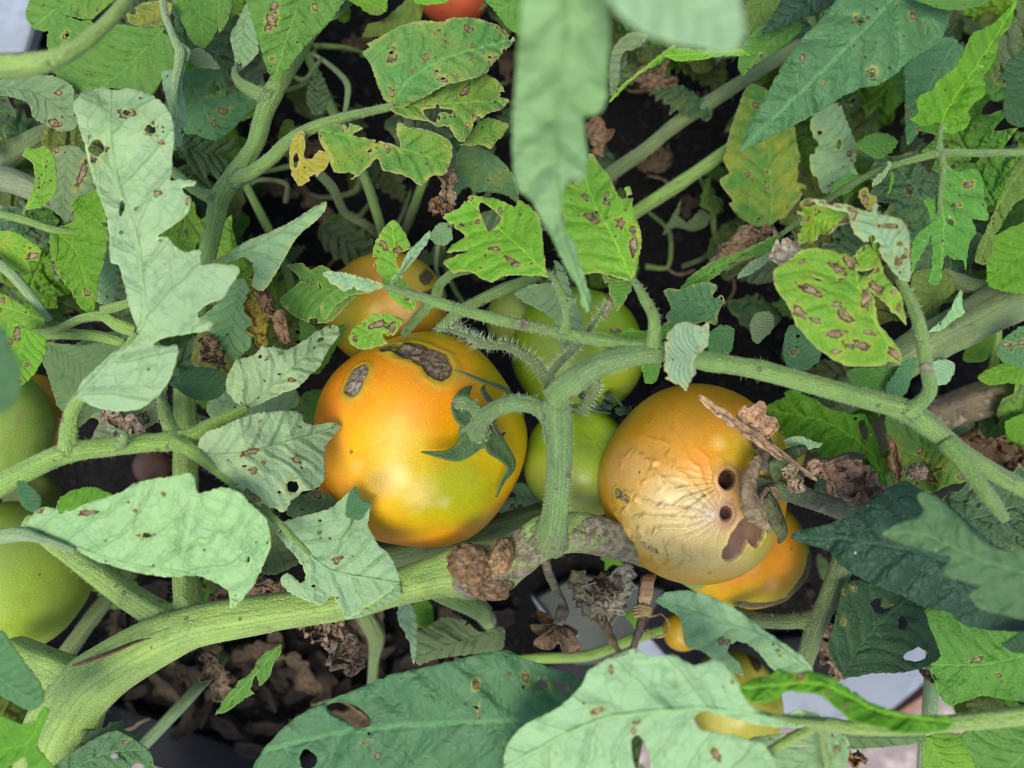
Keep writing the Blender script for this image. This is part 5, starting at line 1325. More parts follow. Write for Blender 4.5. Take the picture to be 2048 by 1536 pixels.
leaf(LW, 'H:360,560 420,550 460,640 470,740 450,930 420,800 360,680', 'H:410,560 440,900', 30, 'mint')
leaf(LW, 'H:430,760 540,700 640,650 760,680 830,740 900,720 980,720 970,840 900,860 700,880 560,900 470,930', 'H:980,730 700,800 450,900', (32, 31.5), 'dim', dam=3, burn=0.01)
leaf(LW, 'H:440,600 480,550 540,560 570,640 540,710 480,720', 'H:520,560 490,710', 33, 'vivid')
leaf(LW, 'O:970,180 980,110 1020,120 1080,95 1130,130 1170,200 1185,265 1120,240 1080,230 1010,285 1005,210', 'O:1130,130 1010,270', 36, 'lime')
leaf(LW, 'O:1200,720 1260,680 1320,700 1340,780 1290,860 1260,790', 'O:1320,700 1210,720', 33, 'lime')
leaf(LW, 'P:985,980 1040,965 1090,990 1090,1015 1030,1035 995,1020', 'P:1090,1000 990,1000', 33, 'mint', holes=((1022, 990, 10, 6), (1040, 1012, 7, 5)), dam=3)
leaf(LW, 'P:440,1040 500,1010 560,1060 600,1120 540,1150 480,1120', 'P:460,1030 580,1130', 30, 'dim')

# ------------------------------------------------------------------ tomatoes (each hangs on its own: a thing of its own)
MAT_HOLE = plain_material('rotten_hole', (0.035, 0.012, 0.008), 0.35)

class Tomato:
    def __init__(s, label, cx, cy, rpx, d, axis, base, blobs=(), corks=(), res=(150, 90), ribs=5, rib=0.012, squash=0.93, cavity=0.16, seed=1,
                 group=None, shape=None, warp=0.22, cat='tomato', pits=(), stretch=None, tone=0.78):
        s.c = W(cx, cy, d)
        s.R = np.linalg.norm(s.c - (0, 0, CAM_H)) * math.sin(math.atan(rpx / FPX))
        s.px = s.R / rpx
        s.axis = np.array(axis, float) / np.linalg.norm(axis)
        nph, nth = res
        th = np.linspace(0.0, np.pi, nth)
        ph = np.linspace(0, 2 * np.pi, nph, endpoint=False)
        z = s.axis
        x = np.cross(z, (0.3, 0.9, 0.1)); x /= np.linalg.norm(x)
        y = np.cross(z, x)
        T, P = np.meshgrid(th, ph, indexing='ij')
        T, P = T.ravel(), P.ravel()
        dirs = np.sin(T)[:, None] * (np.cos(P)[:, None] * x + np.sin(P)[:, None] * y) + np.cos(T)[:, None] * z
        r = 1 + rib * np.cos(ribs * P + seed) * np.sin(T) + 0.006 * np.cos(3 * P + 2 * seed) * np.sin(T)
        loc = dirs * r[:, None]
        loc = loc - z * (loc @ z)[:, None] * (1 - squash)
        loc = loc - z * (cavity * np.exp(-(T / 0.42) ** 2) * (1 + 0.10 * np.cos(ribs * P + seed) * np.minimum(1, T / 0.4)))[:, None]
        if stretch is not None:
            sd_, k = np.array(stretch[:3], float), stretch[3]
            sd_ /= np.linalg.norm(sd_)
            loc = loc + sd_ * (loc @ sd_)[:, None] * (k - 1)
        loc = loc + dirs * (0.014 * fbm(dirs * 1.7, seed + 40, 2))[:, None]
        v = s.c + loc * s.R
        wn_ = fbm((v - s.c) / s.R * 2.6, seed + 3, 3)
        wf = fbm((v - s.c) / s.R * 9.0, seed + 8, 3)
        col = np.tile(np.array(base, float), (len(v), 1))
        col = col * (1 + 0.10 * wn_[:, None] + 0.05 * wf[:, None])
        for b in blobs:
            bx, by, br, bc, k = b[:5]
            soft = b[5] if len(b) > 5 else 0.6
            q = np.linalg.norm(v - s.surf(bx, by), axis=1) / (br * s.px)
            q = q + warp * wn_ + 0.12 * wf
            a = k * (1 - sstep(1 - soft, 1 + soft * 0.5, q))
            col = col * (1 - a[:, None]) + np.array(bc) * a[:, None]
        cork = np.zeros(len(v))
        disp = np.zeros(len(v))
        for pl, w0, scar in corks:
            P3 = [s.surf(a, b) for a, b in pl]
            q = np.full(len(v), 9e9)
            for a, b in zip(P3[:-1], P3[1:]):
                e = b - a
                t = np.clip(((v - a) @ e) / (e @ e + 1e-15), 0, 1)
                q = np.minimum(q, np.linalg.norm(v - a - t[:, None] * e, axis=1))
            q = q / (w0 * s.px) + 0.18 * wf + 0.12 * fbm((v - s.c) / s.R * 22, seed + 2, 2)
            green = 1 - sstep(1.0, 2.3, q)
            col = col * (1 - 0.75 * green[:, None]) + np.array((0.30, 0.30, 0.02)) * 0.75 * green[:, None]
            k = 1 - sstep(0.92, 1.04, q)
            rim = np.exp(-((q - 1.0) / 0.10) ** 2)
            col = col * (1 - k[:, None]) + np.array(scar) * k[:, None]
            col = col * (1 - 0.85 * rim[:, None]) + np.array((0.035, 0.022, 0.012)) * 0.85 * rim[:, None]
            cork = np.maximum(cork, k)
            disp -= 0.020 * k * s.R - 0.010 * s.R * np.exp(-((q - 1.35) / 0.3) ** 2)
            disp += k * 0.012 * s.R * fbm((v - s.c) / s.R * 24, seed + 1, 3)
        if shape is not None:
            disp, col, cork = shape(s, v, col, cork, disp, wn_, wf)
        for hx, hy, hr, depth, hcol in pits:
            q = np.linalg.norm((v - s.surf(hx, hy)) * (1.15, 0.92, 1), axis=1) / (hr * s.px) + 0.22 * wf + 0.08 * wn_
            disp -= depth * s.R * (1 - sstep(0.45, 1.05, q))
            disp += 0.007 * s.R * np.exp(-((q - 1.2) / 0.18) ** 2)
            cork = np.maximum(cork, 1 - sstep(0.8, 1.1, q))
            k = np.exp(-(q / 1.7) ** 4) * 0.7
            col = col * (1 - k[:, None]) + np.array((0.24, 0.12, 0.075)) * k[:, None]
            k = 1 - sstep(0.75, 1.08, q)
            col = col * (1 - k[:, None]) + np.array(hcol) * (1 + 0.6 * wf[:, None]) * k[:, None]
        v = v + dirs * disp[:, None]
        s.v, s.dirs = v, dirs
        F = [(i * nph + j, (i + 1) * nph + j, (i + 1) * nph + (j + 1) % nph, i * nph + (j + 1) % nph) for i in range(nth - 1) for j in range(nph)]
        s.root = thing('tomato', label, cat, s.c, group)
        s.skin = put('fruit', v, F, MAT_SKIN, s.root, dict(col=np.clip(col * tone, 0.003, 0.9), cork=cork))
        s.seed = seed

    def surf(s, x, y):
        """point of the near side of the fruit at a photograph pixel"""
        o = np.array((0, 0, CAM_H))
        dr = W(x, y, 100.0) - o
        dr /= np.linalg.norm(dr)
        oc = o - s.c
        b = oc @ dr
        disc = b * b - (oc @ oc - s.R ** 2)
        if disc <= 0:
            p = o - dr * b
            return s.c + (p - s.c) / np.linalg.norm(p - s.c) * s.R
        return o + dr * (-b - math.sqrt(disc))

    def sepal(s, path, widths, lift=(0.0015,), col=(0.045, 0.105, 0.035), name='sepal', curl=0.25):
        """strap-like sepal lying along the fruit"""
        P = catmull(np.array([(x, y, w, l) for (x, y), w, l in zip(path, [w_ * 1.25 for w_ in widths], np.interp(np.linspace(0, 1, len(path)), np.linspace(0, 1, len(lift)), lift))]), 6)
        c = np.array([s.surf(x, y) for x, y in P[:, :2]])
        n = (c - s.c) / np.linalg.norm(c - s.c, axis=1)[:, None]
        c = c + n * P[:, 3:4]
        t = np.gradient(c, axis=0); t /= np.linalg.norm(t, axis=1)[:, None] + 1e-12
        b = np.cross(t, n); b /= np.linalg.norm(b, axis=1)[:, None] + 1e-12
        m = 5
        V, F, u = [], [], []
        for j in range(m):
            k = (j / (m - 1) - 0.5) * 2
            w = P[:, 2:3] * s.px * 0.5
            V.append(c + b * w * k + n * w * (curl * k * k - 0.1 * (1 - abs(k))))
            u.append(np.stack((np.linspace(0, 1, len(c)), np.full(len(c), k * 0.12), (1 - abs(k)) * w[:, 0] * 1000), 1))
        q = len(c)
        V = np.concatenate(V); u = np.concatenate(u)
        for j in range(m - 1):
            for i in range(q - 1):
                F.append((j * q + i, j * q + i + 1, (j + 1) * q + i + 1, (j + 1) * q + i))
        nn = len(V)
        ob = put(name, V, F, [MAT_TOP, MAT_UNDER], s.root, dict(luv=u, col=np.tile(col, (nn, 1)), spot=np.zeros(nn), par=np.tile((0, 0, 0.3), (nn, 1)), size=np.full(nn, 0.15)))
        thick(ob, 0.0007)
        return ob

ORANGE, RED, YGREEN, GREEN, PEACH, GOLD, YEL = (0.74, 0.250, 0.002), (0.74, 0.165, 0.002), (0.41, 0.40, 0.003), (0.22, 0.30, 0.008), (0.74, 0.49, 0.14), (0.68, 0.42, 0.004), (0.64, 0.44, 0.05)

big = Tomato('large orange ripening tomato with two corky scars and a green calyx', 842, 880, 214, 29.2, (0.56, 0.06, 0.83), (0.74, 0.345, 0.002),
    blobs=((690, 830, 150, RED, 0.75, 0.8), (650, 900, 120, (0.74, 0.19, 0.002), 0.7, 0.8), (660, 960, 130, ORANGE, 0.8, 0.8), (800, 740, 130, ORANGE, 0.8, 0.7), (690, 1040, 90, RED, 0.45), (860, 1090, 110, RED, 0.30),
           (900, 760, 110, ORANGE, 0.8, 0.7), (1010, 760, 100, YGREEN, 0.75, 0.8), (860, 668, 90, YGREEN, 0.6, 0.8), (1045, 870, 90, YGREEN, 0.8, 0.9), (1020, 950, 90, GOLD, 0.7, 0.9), (770, 930, 130, GOLD, 0.8, 0.9), (840, 1010, 90, (0.62, 0.38, 0.01), 0.7, 0.9), (925, 975, 125, YGREEN, 0.9, 0.7), (945, 1000, 90, (0.30, 0.34, 0.008), 0.85, 0.7), (930, 925, 60, (0.34, 0.34, 0.012), 0.6),
           (900, 905, 42, RED, 0.6, 0.9), (985, 930, 32, RED, 0.5, 0.9), (900, 860, 40, ORANGE, 0.8), (870, 800, 60, ORANGE, 0.5),
           (813, 850, 52, PEACH, 0.18, 0.9), (912, 965, 15, (0.75, 0.62, 0.30), 0.9, 0.9), (878, 938, 13, (0.78, 0.5, 0.28), 0.8, 0.9), (790, 965, 32, (0.75, 0.55, 0.25), 0.28, 0.9), (845, 995, 36, (0.74, 0.52, 0.24), 0.4, 0.9), (755, 970, 30, PEACH, 0.35, 0.9), (893, 1015, 20, (0.7, 0.6, 0.28), 0.6, 0.9), (710, 935, 16, PEACH, 0.4, 0.9), (990, 860, 22, PEACH, 0.6, 0.9), (1030, 905, 25, PEACH, 0.35, 0.9)),  # pale cloudy skin spots, in part soft highlights painted into the skin colour
    corks=(([(775, 693), (797, 692), (822, 696)], 14, (0.22, 0.17, 0.11)), ([(818, 694), (842, 702), (868, 712), (882, 731)], 27, (0.24, 0.18, 0.115)), ([(718, 746), (707, 771)], 19, (0.38, 0.32, 0.25)),
           ([(826, 1047), (836, 1043)], 3, (0.5, 0.4, 0.2)), ([(846, 1050), (856, 1041)], 4, (0.4, 0.3, 0.15)), ([(820, 1043), (823, 1048)], 2.5, (0.4, 0.3, 0.15))),
    res=(420, 260), ribs=5, rib=0.022, squash=0.93, cavity=0.11, seed=2, tone=0.74)
CAL = (0.060, 0.120, 0.045)
knob(big.root, 953, 862, 25.35, 30, 28, 14, 0, (0.07, 0.125, 0.045), 3, 0, MAT_STEM, 'calyx')
big.sepal([(950, 862), (935, 885), (912, 905), (885, 908), (842, 902)], (26, 32, 24, 12, 2), (0.0035, 0.002, 0.001, 0.002, 0.003), CAL)
big.sepal([(958, 866), (975, 885), (995, 905), (1008, 928), (995, 958), (984, 988)], (28, 36, 26, 18, 10, 3), (0.004, 0.0025, 0.0025, 0.003, 0.002, 0.002), CAL)
big.sepal([(940, 850), (922, 838), (912, 815), (925, 790), (940, 776)], (20, 26, 20, 16, 3), (0.003, 0.001, 0.0015, 0.001), CAL)
big.sepal([(960, 850), (990, 815), (1000, 793), (950, 772), (904, 751)], (12, 14, 10, 8, 4), (0.004, 0.004, 0.004, 0.003), (0.08, 0.13, 0.05))
big.sepal([(956, 846), (962, 820), (950, 795), (956, 782)], (10, 12, 9, 3), (0.006, 0.006, 0.004), (0.09, 0.11, 0.06))
big.sepal([(962, 842), (972, 862), (985, 872), (997, 866)], (8, 8, 6, 2), (0.006, 0.005, 0.003), (0.07, 0.08, 0.05))

def rotten_shape(s, v, col, cork, disp, wn_, wf):
    """collapsed skin: wrinkles that run together at the two holes, pale sunken field, brown torn patch"""
    h1, h2 = s.surf(1462, 958), s.surf(1461, 1034)
    e1 = s.surf(1452, 1040)
    x = np.array((1.0, 0, 0)); y = np.array((0, 1.0, 0))
    d = v - e1
    ang = np.arctan2(d @ y, -(d @ x))
    rr = np.linalg.norm(d, axis=1) / (s.R)
    zone = np.exp(-((ang + 0.12) / 0.95) ** 2) * sstep(0.05, 0.18, rr) * (1 - sstep(0.6, 1.3, rr + 0.3 * wn_))
    fold_ = 1 - np.abs(np.sin((ang + 0.34 * wn_) * 11 + 1.5 * wf))
    disp = disp + zone * s.R * (0.088 * (fold_ ** 2.2 - 0.3) * (0.8 + 0.5 * wn_))
    # the whole quarter round the holes has sunk
    hm = s.surf(1452, 1010)
    sink = np.exp(-(np.linalg.norm(v - hm, axis=1) / (78 * s.px)) ** 2)
    disp = disp - 0.10 * s.R * sink * (1 + 0.35 * wn_)
    d2 = v - h1
    ang2 = np.arctan2(d2 @ y, -(d2 @ x))
    r2 = np.linalg.norm(d2, axis=1) / s.R
    zone2 = np.exp(-((ang2 + 0.55) / 0.5) ** 2) * sstep(0.12, 0.2, r2) * (1 - sstep(0.35, 0.8, r2))
    f2 = 1 - np.abs(np.sin(ang2 * 15 + 2.5 * wn_ + 0.6 * wf))
    disp = disp + zone2 * s.R * 0.06 * (f2 ** 2.2 - 0.3)
    a = np.clip(zone * 1.1 + zone2 * 0.4, 0, 1) * 0.55
    col = col * (1 - a[:, None]) + np.array((0.55, 0.45, 0.19)) * a[:, None]
    a = np.clip((1 - sstep(0.05, 0.42, rr + 0.12 * wf)) * np.exp(-((ang - 0.1) / 0.6) ** 2), 0, 1) * 0.8
    col = col * (1 - a[:, None]) + np.array((0.60, 0.54, 0.41)) * a[:, None]
    # purple bruise round the lower hole
    a = np.exp(-(np.linalg.norm(v - h2, axis=1) / (34 * s.px)) ** 2) * 0.65
    col = col * (1 - a[:, None]) + np.array((0.20, 0.09, 0.075)) * a[:, None]
    # torn brown patch
    P3 = [s.surf(a_, b_) for a_, b_ in ((1470, 1112), (1490, 1085), (1510, 1062), (1530, 1085))]
    q = np.full(len(v), 9e9)
    for a_, b_ in zip(P3[:-1], P3[1:]):
        e = b_ - a_
        t = np.clip(((v - a_) @ e) / (e @ e), 0, 1)
        q = np.minimum(q, np.linalg.norm(v - a_ - t[:, None] * e, axis=1))
    q = q / (22 * s.px) + 0.25 * wf
    k = 1 - sstep(0.9, 1.05, q)
    col = col * (1 - k[:, None]) + (np.array((0.15, 0.080, 0.040)) * (1 + 0.5 * wf[:, None])) * k[:, None]
    disp = disp - 0.03 * s.R * k + 0.012 * s.R * np.exp(-((q - 1.1) / 0.15) ** 2)
    return disp, col, cork

rot = Tomato('rotten yellow orange tomato with wrinkled skin and two dark holes', 1389, 966, 190, 28.6, (0.80, -0.12, 0.58), (0.48, 0.265, 0.016),
    blobs=((1430, 850, 160, (0.52, 0.25, 0.003), 0.9, 0.8), (1380, 850, 110, (0.40, 0.19, 0.004), 0.6, 0.8), (1480, 850, 60, ORANGE, 0.6, 0.8), (1470, 905, 50, YGREEN, 0.5), (1370, 925, 100, (0.56, 0.25, 0.008), 0.85, 0.8), (1395, 920, 40, ORANGE, 0.5, 0.8), (1400, 1080, 120, (0.50, 0.38, 0.13), 0.7), (1240, 940, 60, (0.52, 0.30, 0.10), 0.6),
           (1530, 880, 60, (0.42, 0.36, 0.05), 0.7), (1560, 1050, 60, (0.30, 0.36, 0.03), 0.85, 0.8), (1520, 1120, 50, (0.36, 0.36, 0.06), 0.7, 0.8), (1440, 882, 18, PEACH, 0.6, 0.9), (1335, 1012, 46, (0.64, 0.55, 0.34), 0.65, 0.9), (1395, 1025, 42, (0.64, 0.57, 0.42), 0.6, 0.9), (1330, 1075, 70, (0.56, 0.45, 0.17), 0.6, 0.9), (1450, 1130, 70, (0.56, 0.48, 0.17), 0.5, 0.9)),
    corks=(([(1282, 1090), (1308, 1106)], 7, (0.55, 0.42, 0.32)), ([(1236, 985), (1252, 996)], 8, (0.33, 0.22, 0.10))),
    pits=((1462, 957, 19, 0.15, (0.055, 0.020, 0.008)), (1461, 1034, 15, 0.08, (0.105, 0.045, 0.030))), shape=rotten_shape, res=(460, 300), ribs=4, rib=0.014, squash=0.95, cavity=0.10, seed=6)
DRY = (0.16, 0.125, 0.085)
def withered(T, path, widths, lift, col, name='sepal'):
    ob = T.sepal(path, widths, lift, [q * 1.25 for q in col], name, curl=-0.5)
    ob.data.materials[0] = MAT_DRY; ob.data.materials[1] = MAT_DRY
    return ob
withered(rot, [(1560, 975), (1535, 985), (1500, 1000), (1477, 988), (1481, 958), (1493, 922)], (20, 24, 20, 22, 20, 10), (0.002, 0.003, 0.006, 0.008, 0.008, 0.008), DRY)
withered(rot, [(1505, 945), (1520, 915), (1515, 890), (1500, 880)], (12, 26, 34, 20), (0.006, 0.005, 0.004, 0.004), (0.09, 0.075, 0.06))
withered(rot, [(1510, 990), (1530, 1020), (1550, 1060), (1545, 1075)], (20, 24, 16, 6), (0.006, 0.005, 0.004, 0.003), (0.07, 0.085, 0.045))
withered(rot, [(1480, 1000), (1495, 1018), (1520, 1030), (1530, 1050)], (22, 28, 26, 12), (0.006, 0.006, 0.004, 0.003), (0.20, 0.165, 0.12))
withered(rot, [(1540, 960), (1525, 935), (1545, 920), (1570, 910)], (16, 20, 16, 8), (0.004, 0.007, 0.008, 0.008), (0.05, 0.085, 0.035))

GT = 'green tomatoes of the lower plant'
g1 = Tomato('bright green tomato wedged between the orange and the rotten tomato', 1160, 925, 112, 31.0, (0.25, 0.55, 0.8), (0.25, 0.37, 0.014), blobs=((1170, 880, 60, (0.18, 0.30, 0.012), 0.7, 0.9), (1160, 1000, 80, (0.36, 0.40, 0.10), 0.6, 0.9), (1080, 960, 60, (0.36, 0.40, 0.06), 0.5, 0.9)), res=(160, 100), seed=3, ribs=6, rib=0.02)
for path, wd in (([(1205, 830), (1215, 800), (1228, 770), (1240, 735)], (18, 16, 12, 3)), ([(1235, 825), (1255, 800), (1252, 765), (1240, 738)], (16, 16, 12, 3)), ([(1205, 835), (1185, 838), (1165, 825), (1150, 800)], (20, 18, 14, 4)), ([(1225, 838), (1238, 842), (1247, 825)], (20, 14, 6))):
    g1.sepal(path, wd, (0.003, 0.006, 0.008), (0.045, 0.095, 0.055))
g2 = Tomato('dull green tomato standing behind under the long leaf stalk', 1155, 705, 132, 33.5, (0.1, 0.3, 0.9), (0.165, 0.275, 0.008), blobs=((1260, 760, 70, (0.30, 0.36, 0.03), 0.7, 0.9), (1190, 640, 60, (0.15, 0.22, 0.012), 0.6), (1100, 720, 60, (0.20, 0.26, 0.06), 0.5)), res=(150, 90), seed=4)
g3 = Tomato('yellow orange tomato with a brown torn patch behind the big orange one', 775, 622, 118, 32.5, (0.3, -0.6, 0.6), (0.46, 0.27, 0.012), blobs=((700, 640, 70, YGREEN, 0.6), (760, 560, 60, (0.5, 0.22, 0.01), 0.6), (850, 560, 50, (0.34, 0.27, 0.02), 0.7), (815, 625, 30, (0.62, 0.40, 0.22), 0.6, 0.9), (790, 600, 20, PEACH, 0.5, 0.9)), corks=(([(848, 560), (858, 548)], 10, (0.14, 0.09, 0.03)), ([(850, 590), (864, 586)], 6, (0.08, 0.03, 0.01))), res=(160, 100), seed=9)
g4 = Tomato('orange tomato with a rotten brown hollow under the rotten yellow one', 1480, 1100, 106, 34.0, (0.85, 0.2, 0.3), (0.34, 0.20, 0.005), blobs=((1475, 1165, 50, ORANGE, 0.7, 0.8), (1400, 1150, 60, GOLD, 0.6), (1560, 1110, 60, ORANGE, 0.6, 0.8), (1500, 1195, 40, YGREEN, 0.5, 0.8), (1545, 1172, 16, (0.70, 0.40, 0.15), 0.6, 0.9)), corks=(([(1605, 1128), (1612, 1160), (1600, 1185)], 22, (0.14, 0.095, 0.050)), ([(1480, 1208), (1540, 1206), (1590, 1205)], 11, (0.16, 0.12, 0.08))), res=(200, 120), seed=12, cavity=0.05, stretch=(1, 0, 0, 1.3))
g5 = Tomato('golden tomato half hidden behind the curled pale lobe', 1364, 1262, 36, 36.5, (0.2, 0.2, 0.9), (0.32, 0.20, 0.006), res=(90, 60), seed=14)
g6 = Tomato('yellow green tomato showing through the hole in the lower leaf', 1470, 1400, 84, 36.0, (0.5, 0.5, 0.5), (0.29, 0.28, 0.03), blobs=((1440, 1450, 30, (0.46, 0.42, 0.10), 0.6),), corks=(([(1505, 1300), (1520, 1330)], 12, (0.10, 0.05, 0.02)),), res=(110, 70), seed=15)
g7 = Tomato('large pale green tomato at the left border below the thick leaf stalk', 15, 1158, 126, 30.5, (-0.4, 0.6, 0.6), (0.27, 0.40, 0.045), blobs=((40, 1220, 90, (0.26, 0.36, 0.035), 0.7, 0.9), (20, 1080, 60, (0.22, 0.30, 0.06), 0.6)), res=(150, 90), seed=16)
g8 = Tomato('grey green tomato at the left border above the thick leaf stalk', -12, 862, 88, 29.5, (-0.4, 0.6, 0.6), (0.22, 0.33, 0.055), blobs=((40, 830, 10, (0.24, 0.24, 0.08), 0.6), (36, 848, 7, (0.24, 0.24, 0.08), 0.6)), res=(130, 80), seed=17, stretch=(0.1, 1, 0, 1.15))
g9 = Tomato('dull orange tomato peeping out behind the green ones at the left border', 66, 838, 66, 32.5, (0.4, 0.6, 0.3), (0.50, 0.25, 0.02), res=(100, 60), seed=18, stretch=(0, 1, 0, 1.2))
g10 = Tomato('red tomato at the top border', 905, -22, 66, 35.0, (0.1, 0.8, 0.5), (0.46, 0.085, 0.030), res=(110, 70), seed=19)
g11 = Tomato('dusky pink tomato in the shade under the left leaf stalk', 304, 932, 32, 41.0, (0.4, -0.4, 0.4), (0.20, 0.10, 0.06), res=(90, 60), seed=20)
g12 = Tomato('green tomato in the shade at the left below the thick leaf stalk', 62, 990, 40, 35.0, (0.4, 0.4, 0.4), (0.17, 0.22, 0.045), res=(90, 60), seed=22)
g13 = Tomato('orange tomato rotting at the right border', 2040, 925, 46, 34.5, (-0.4, 0.4, 0.4), (0.52, 0.24, 0.02), corks=(([(1990, 905), (2040, 890)], 14, (0.12, 0.07, 0.04)),), res=(90, 60), seed=23)
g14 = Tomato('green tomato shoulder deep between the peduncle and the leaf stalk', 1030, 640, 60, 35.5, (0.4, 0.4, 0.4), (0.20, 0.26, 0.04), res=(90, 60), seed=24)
g15 = Tomato('yellow green tomato shoulder right behind the rotten tomato', 1530, 890, 74, 31.5, (0.4, 0.4, 0.4), (0.36, 0.30, 0.03), blobs=((1520, 860, 40, (0.40, 0.25, 0.03), 0.7),), res=(90, 60), seed=25)

# stalk of the rotten fruit
rot_stalk = stems(rot.root, [[(1512, 968, 25.4, 15), (1545, 975, 25.2, 19), (1590, 988, 25.6, 20), (1640, 1004, 26.4, 20), (1700, 1022, 27.4, 22), (1760, 1040, 29, 22)], [(1506, 964, 25.6, 22), (1520, 970, 25.2, 17)]], 'darkg', name='fruit_stalk', hair=30, hairlen=0.0013, voxel=0.0006, worn=((1640, 1005, 26, 60, 0.5),))

# ------------------------------------------------------------------ withered leaves, dead flowers and other litter
def crumple(label, x, y, d, size, col, ang=0.0, aspect=0.5, curl=2.2, crease=0.35, seed=0, group=None, name='dried_leaf', n=44, cat='dried leaf', tilt=0.0, parent=None):
    """a dead leaf: sheet curled along its length and crumpled; size in photograph pixels (length)"""
    rng = np.random.default_rng(seed + 900)
    L = size * d * 0.01 / FPX
    m = max(12, int(n * max(aspect, 0.4)))
    u, w = np.meshgrid(np.linspace(-0.5, 0.5, n), np.linspace(-1, 1, m), indexing='ij')
    u, w = u.ravel(), w.ravel()
    p = np.stack((u * 4.5, w * 2.5 * aspect * 2, np.full_like(u, seed * 3.1)), 1)
    prof = np.sqrt(np.clip(1 - (2 * u) ** 2, 0, 1)) ** 0.8 * (1 + 0.45 * vnoise(np.stack((u * 9, np.sign(w) * 3.0, 0 * u + seed), 1), seed))
    half = aspect * 0.5 * prof
    a = w * curl * (0.5 + prof * 0.6)
    R = half / max(curl, 0.2)
    px_, pz = R * np.sin(a) * 1.0, R * (1 - np.cos(a))
    X = u + 0.10 * crease * fbm(p, seed, 3)
    Y = px_ + 0.22 * crease * fbm(p * 1.3, seed + 5, 3) * aspect * 2
    rid = 1 - np.abs(fbm(p * 1.5, seed + 9, 3)) * 2.5
    Z = pz * 0.9 + 0.30 * crease * aspect * (rid - 0.5) + 0.25 * crease * u * u
    V = np.stack((X, Y, Z), 1) * L
    ca, sa = math.cos(math.radians(-ang)), math.sin(math.radians(-ang))
    ct, st = math.cos(tilt), math.sin(tilt)
    V = np.stack((V[:, 0] * ct - V[:, 2] * st, V[:, 1], V[:, 0] * st + V[:, 2] * ct), 1)
    V = np.stack((V[:, 0] * ca - V[:, 1] * sa, V[:, 0] * sa + V[:, 1] * ca, V[:, 2]), 1)
    V = V + W(x, y, d)
    F = [(i * m + j, i * m + j + 1, (i + 1) * m + j + 1, (i + 1) * m + j) for i in range(n - 1) for j in range(m - 1)]
    F = [f for f in F if rng.uniform() > 0.012]
    col = np.tile(np.array(col, float), (n * m, 1)) * (1 + 0.35 * fbm(p * 0.9, seed + 2, 2))[:, None]
    o = put(name, V, [f[::-1] for f in F], MAT_DRY, parent, dict(col=np.clip(col, 0.01, 0.8)))
    m_ = o.modifiers.new('thickness', 'SOLIDIFY'); m_.thickness = 0.0003
    return o if parent is not None else tag(o, label, cat, group)

TAN, BROWN, DARKB, ASH, RUST = (0.33, 0.24, 0.16), (0.19, 0.125, 0.08), (0.10, 0.068, 0.05), (0.40, 0.36, 0.31), (0.30, 0.16, 0.07)
crumple('twisted brown dead leaf roll above the left leaflets', 545, 620, 25.5, 150, BROWN, 62, 0.36, 2.8, 0.7, 1)
crumple('yellow brown withered leaf beside the twisted dead roll', 520, 635, 26.5, 120, (0.30, 0.26, 0.05), 80, 0.5, 1.8, 0.5, 2)
crumple('tan dead leaf scrap with lacy edge left of the pale pointed leaflet', 425, 705, 26.8, 70, TAN, 60, 0.7, 1.6, 0.8, 3)
crumple('long curled tan dead leaf draped across the rotten tomato', 1480, 855, 23.2, 210, (0.42, 0.30, 0.20), 36, 0.18, 2.2, 0.35, 4)
crumple('pinkish tan dead leaf flap lying on the rotten tomato', 1515, 840, 23.6, 85, (0.45, 0.30, 0.21), 20, 0.7, 1.0, 0.45, 5)
crumple('thin dead leaf rib trailing from the rotten tomato', 1575, 915, 24.2, 150, (0.30, 0.23, 0.16), 38, 0.07, 2.0, 0.2, 6)
crumple('crumpled mauve brown dead leaf right of the rotten tomato', 1690, 962, 25.2, 170, (0.26, 0.185, 0.145), 25, 0.6, 1.5, 0.75, 7)
crumple('small grey shrivelled leaf by the rotten fruit stalk', 1580, 945, 25.0, 80, (0.30, 0.25, 0.20), 70, 0.6, 2.0, 0.8, 8)
crumple('dead leaf hanging brown along the green leaf edge', 1790, 945, 26.2, 140, (0.30, 0.20, 0.11), 80, 0.22, 2.0, 0.6, 9)
crumple('tan dead leaf in the shade below the yellowing leaf', 1480, 500, 31, 150, (0.30, 0.22, 0.15), -35, 0.5, 1.4, 0.6, 10)
crumple('pale ashy leaf scrap stuck at the curled diseased leaf', 1570, 507, 23.6, 62, (0.58, 0.52, 0.46), -15, 0.75, 0.8, 0.35, 11)
crumple('shrivelled mauve leaf cluster under the knot of the thick stem', 690, 1292, 27.0, 110, (0.34, 0.26, 0.21), 70, 0.75, 2.0, 0.9, 12)
crumple('loose dead leaf bundle between bark and thick stem', 640, 1245, 28, 90, (0.30, 0.225, 0.18), 30, 0.8, 1.8, 0.9, 13)
crumple('greyish dead leaf lying on the bark below the thick stem', 440, 1350, 33, 110, (0.15, 0.12, 0.09), 65, 0.45, 1.2, 0.5, 14)
crumple('furrowed tan dead leaf above the thick stem', 500, 1180, 28.5, 150, (0.36, 0.27, 0.21), -12, 0.4, 1.6, 0.8, 15)
crumple('dark dead leaf in the shade at the lower left gap', 250, 845, 27.8, 90, (0.36, 0.30, 0.25), 20, 0.6, 1.3, 0.7, 16)
crumple('brown dead leaf in the gap at the right edge of the picture', 1965, 900, 33, 160, BROWN, 10, 0.5, 1.4, 0.7, 17)
crumple('grey shrivelled leaf under the dull leaf at top centre', 895, 365, 26.5, 100, (0.26, 0.215, 0.165), 80, 0.5, 2.0, 0.9, 18)
crumple('small brown shrivelled tip beside the centre leaflet', 890, 420, 26.2, 70, BROWN, 30, 0.6, 2.0, 0.9, 19)
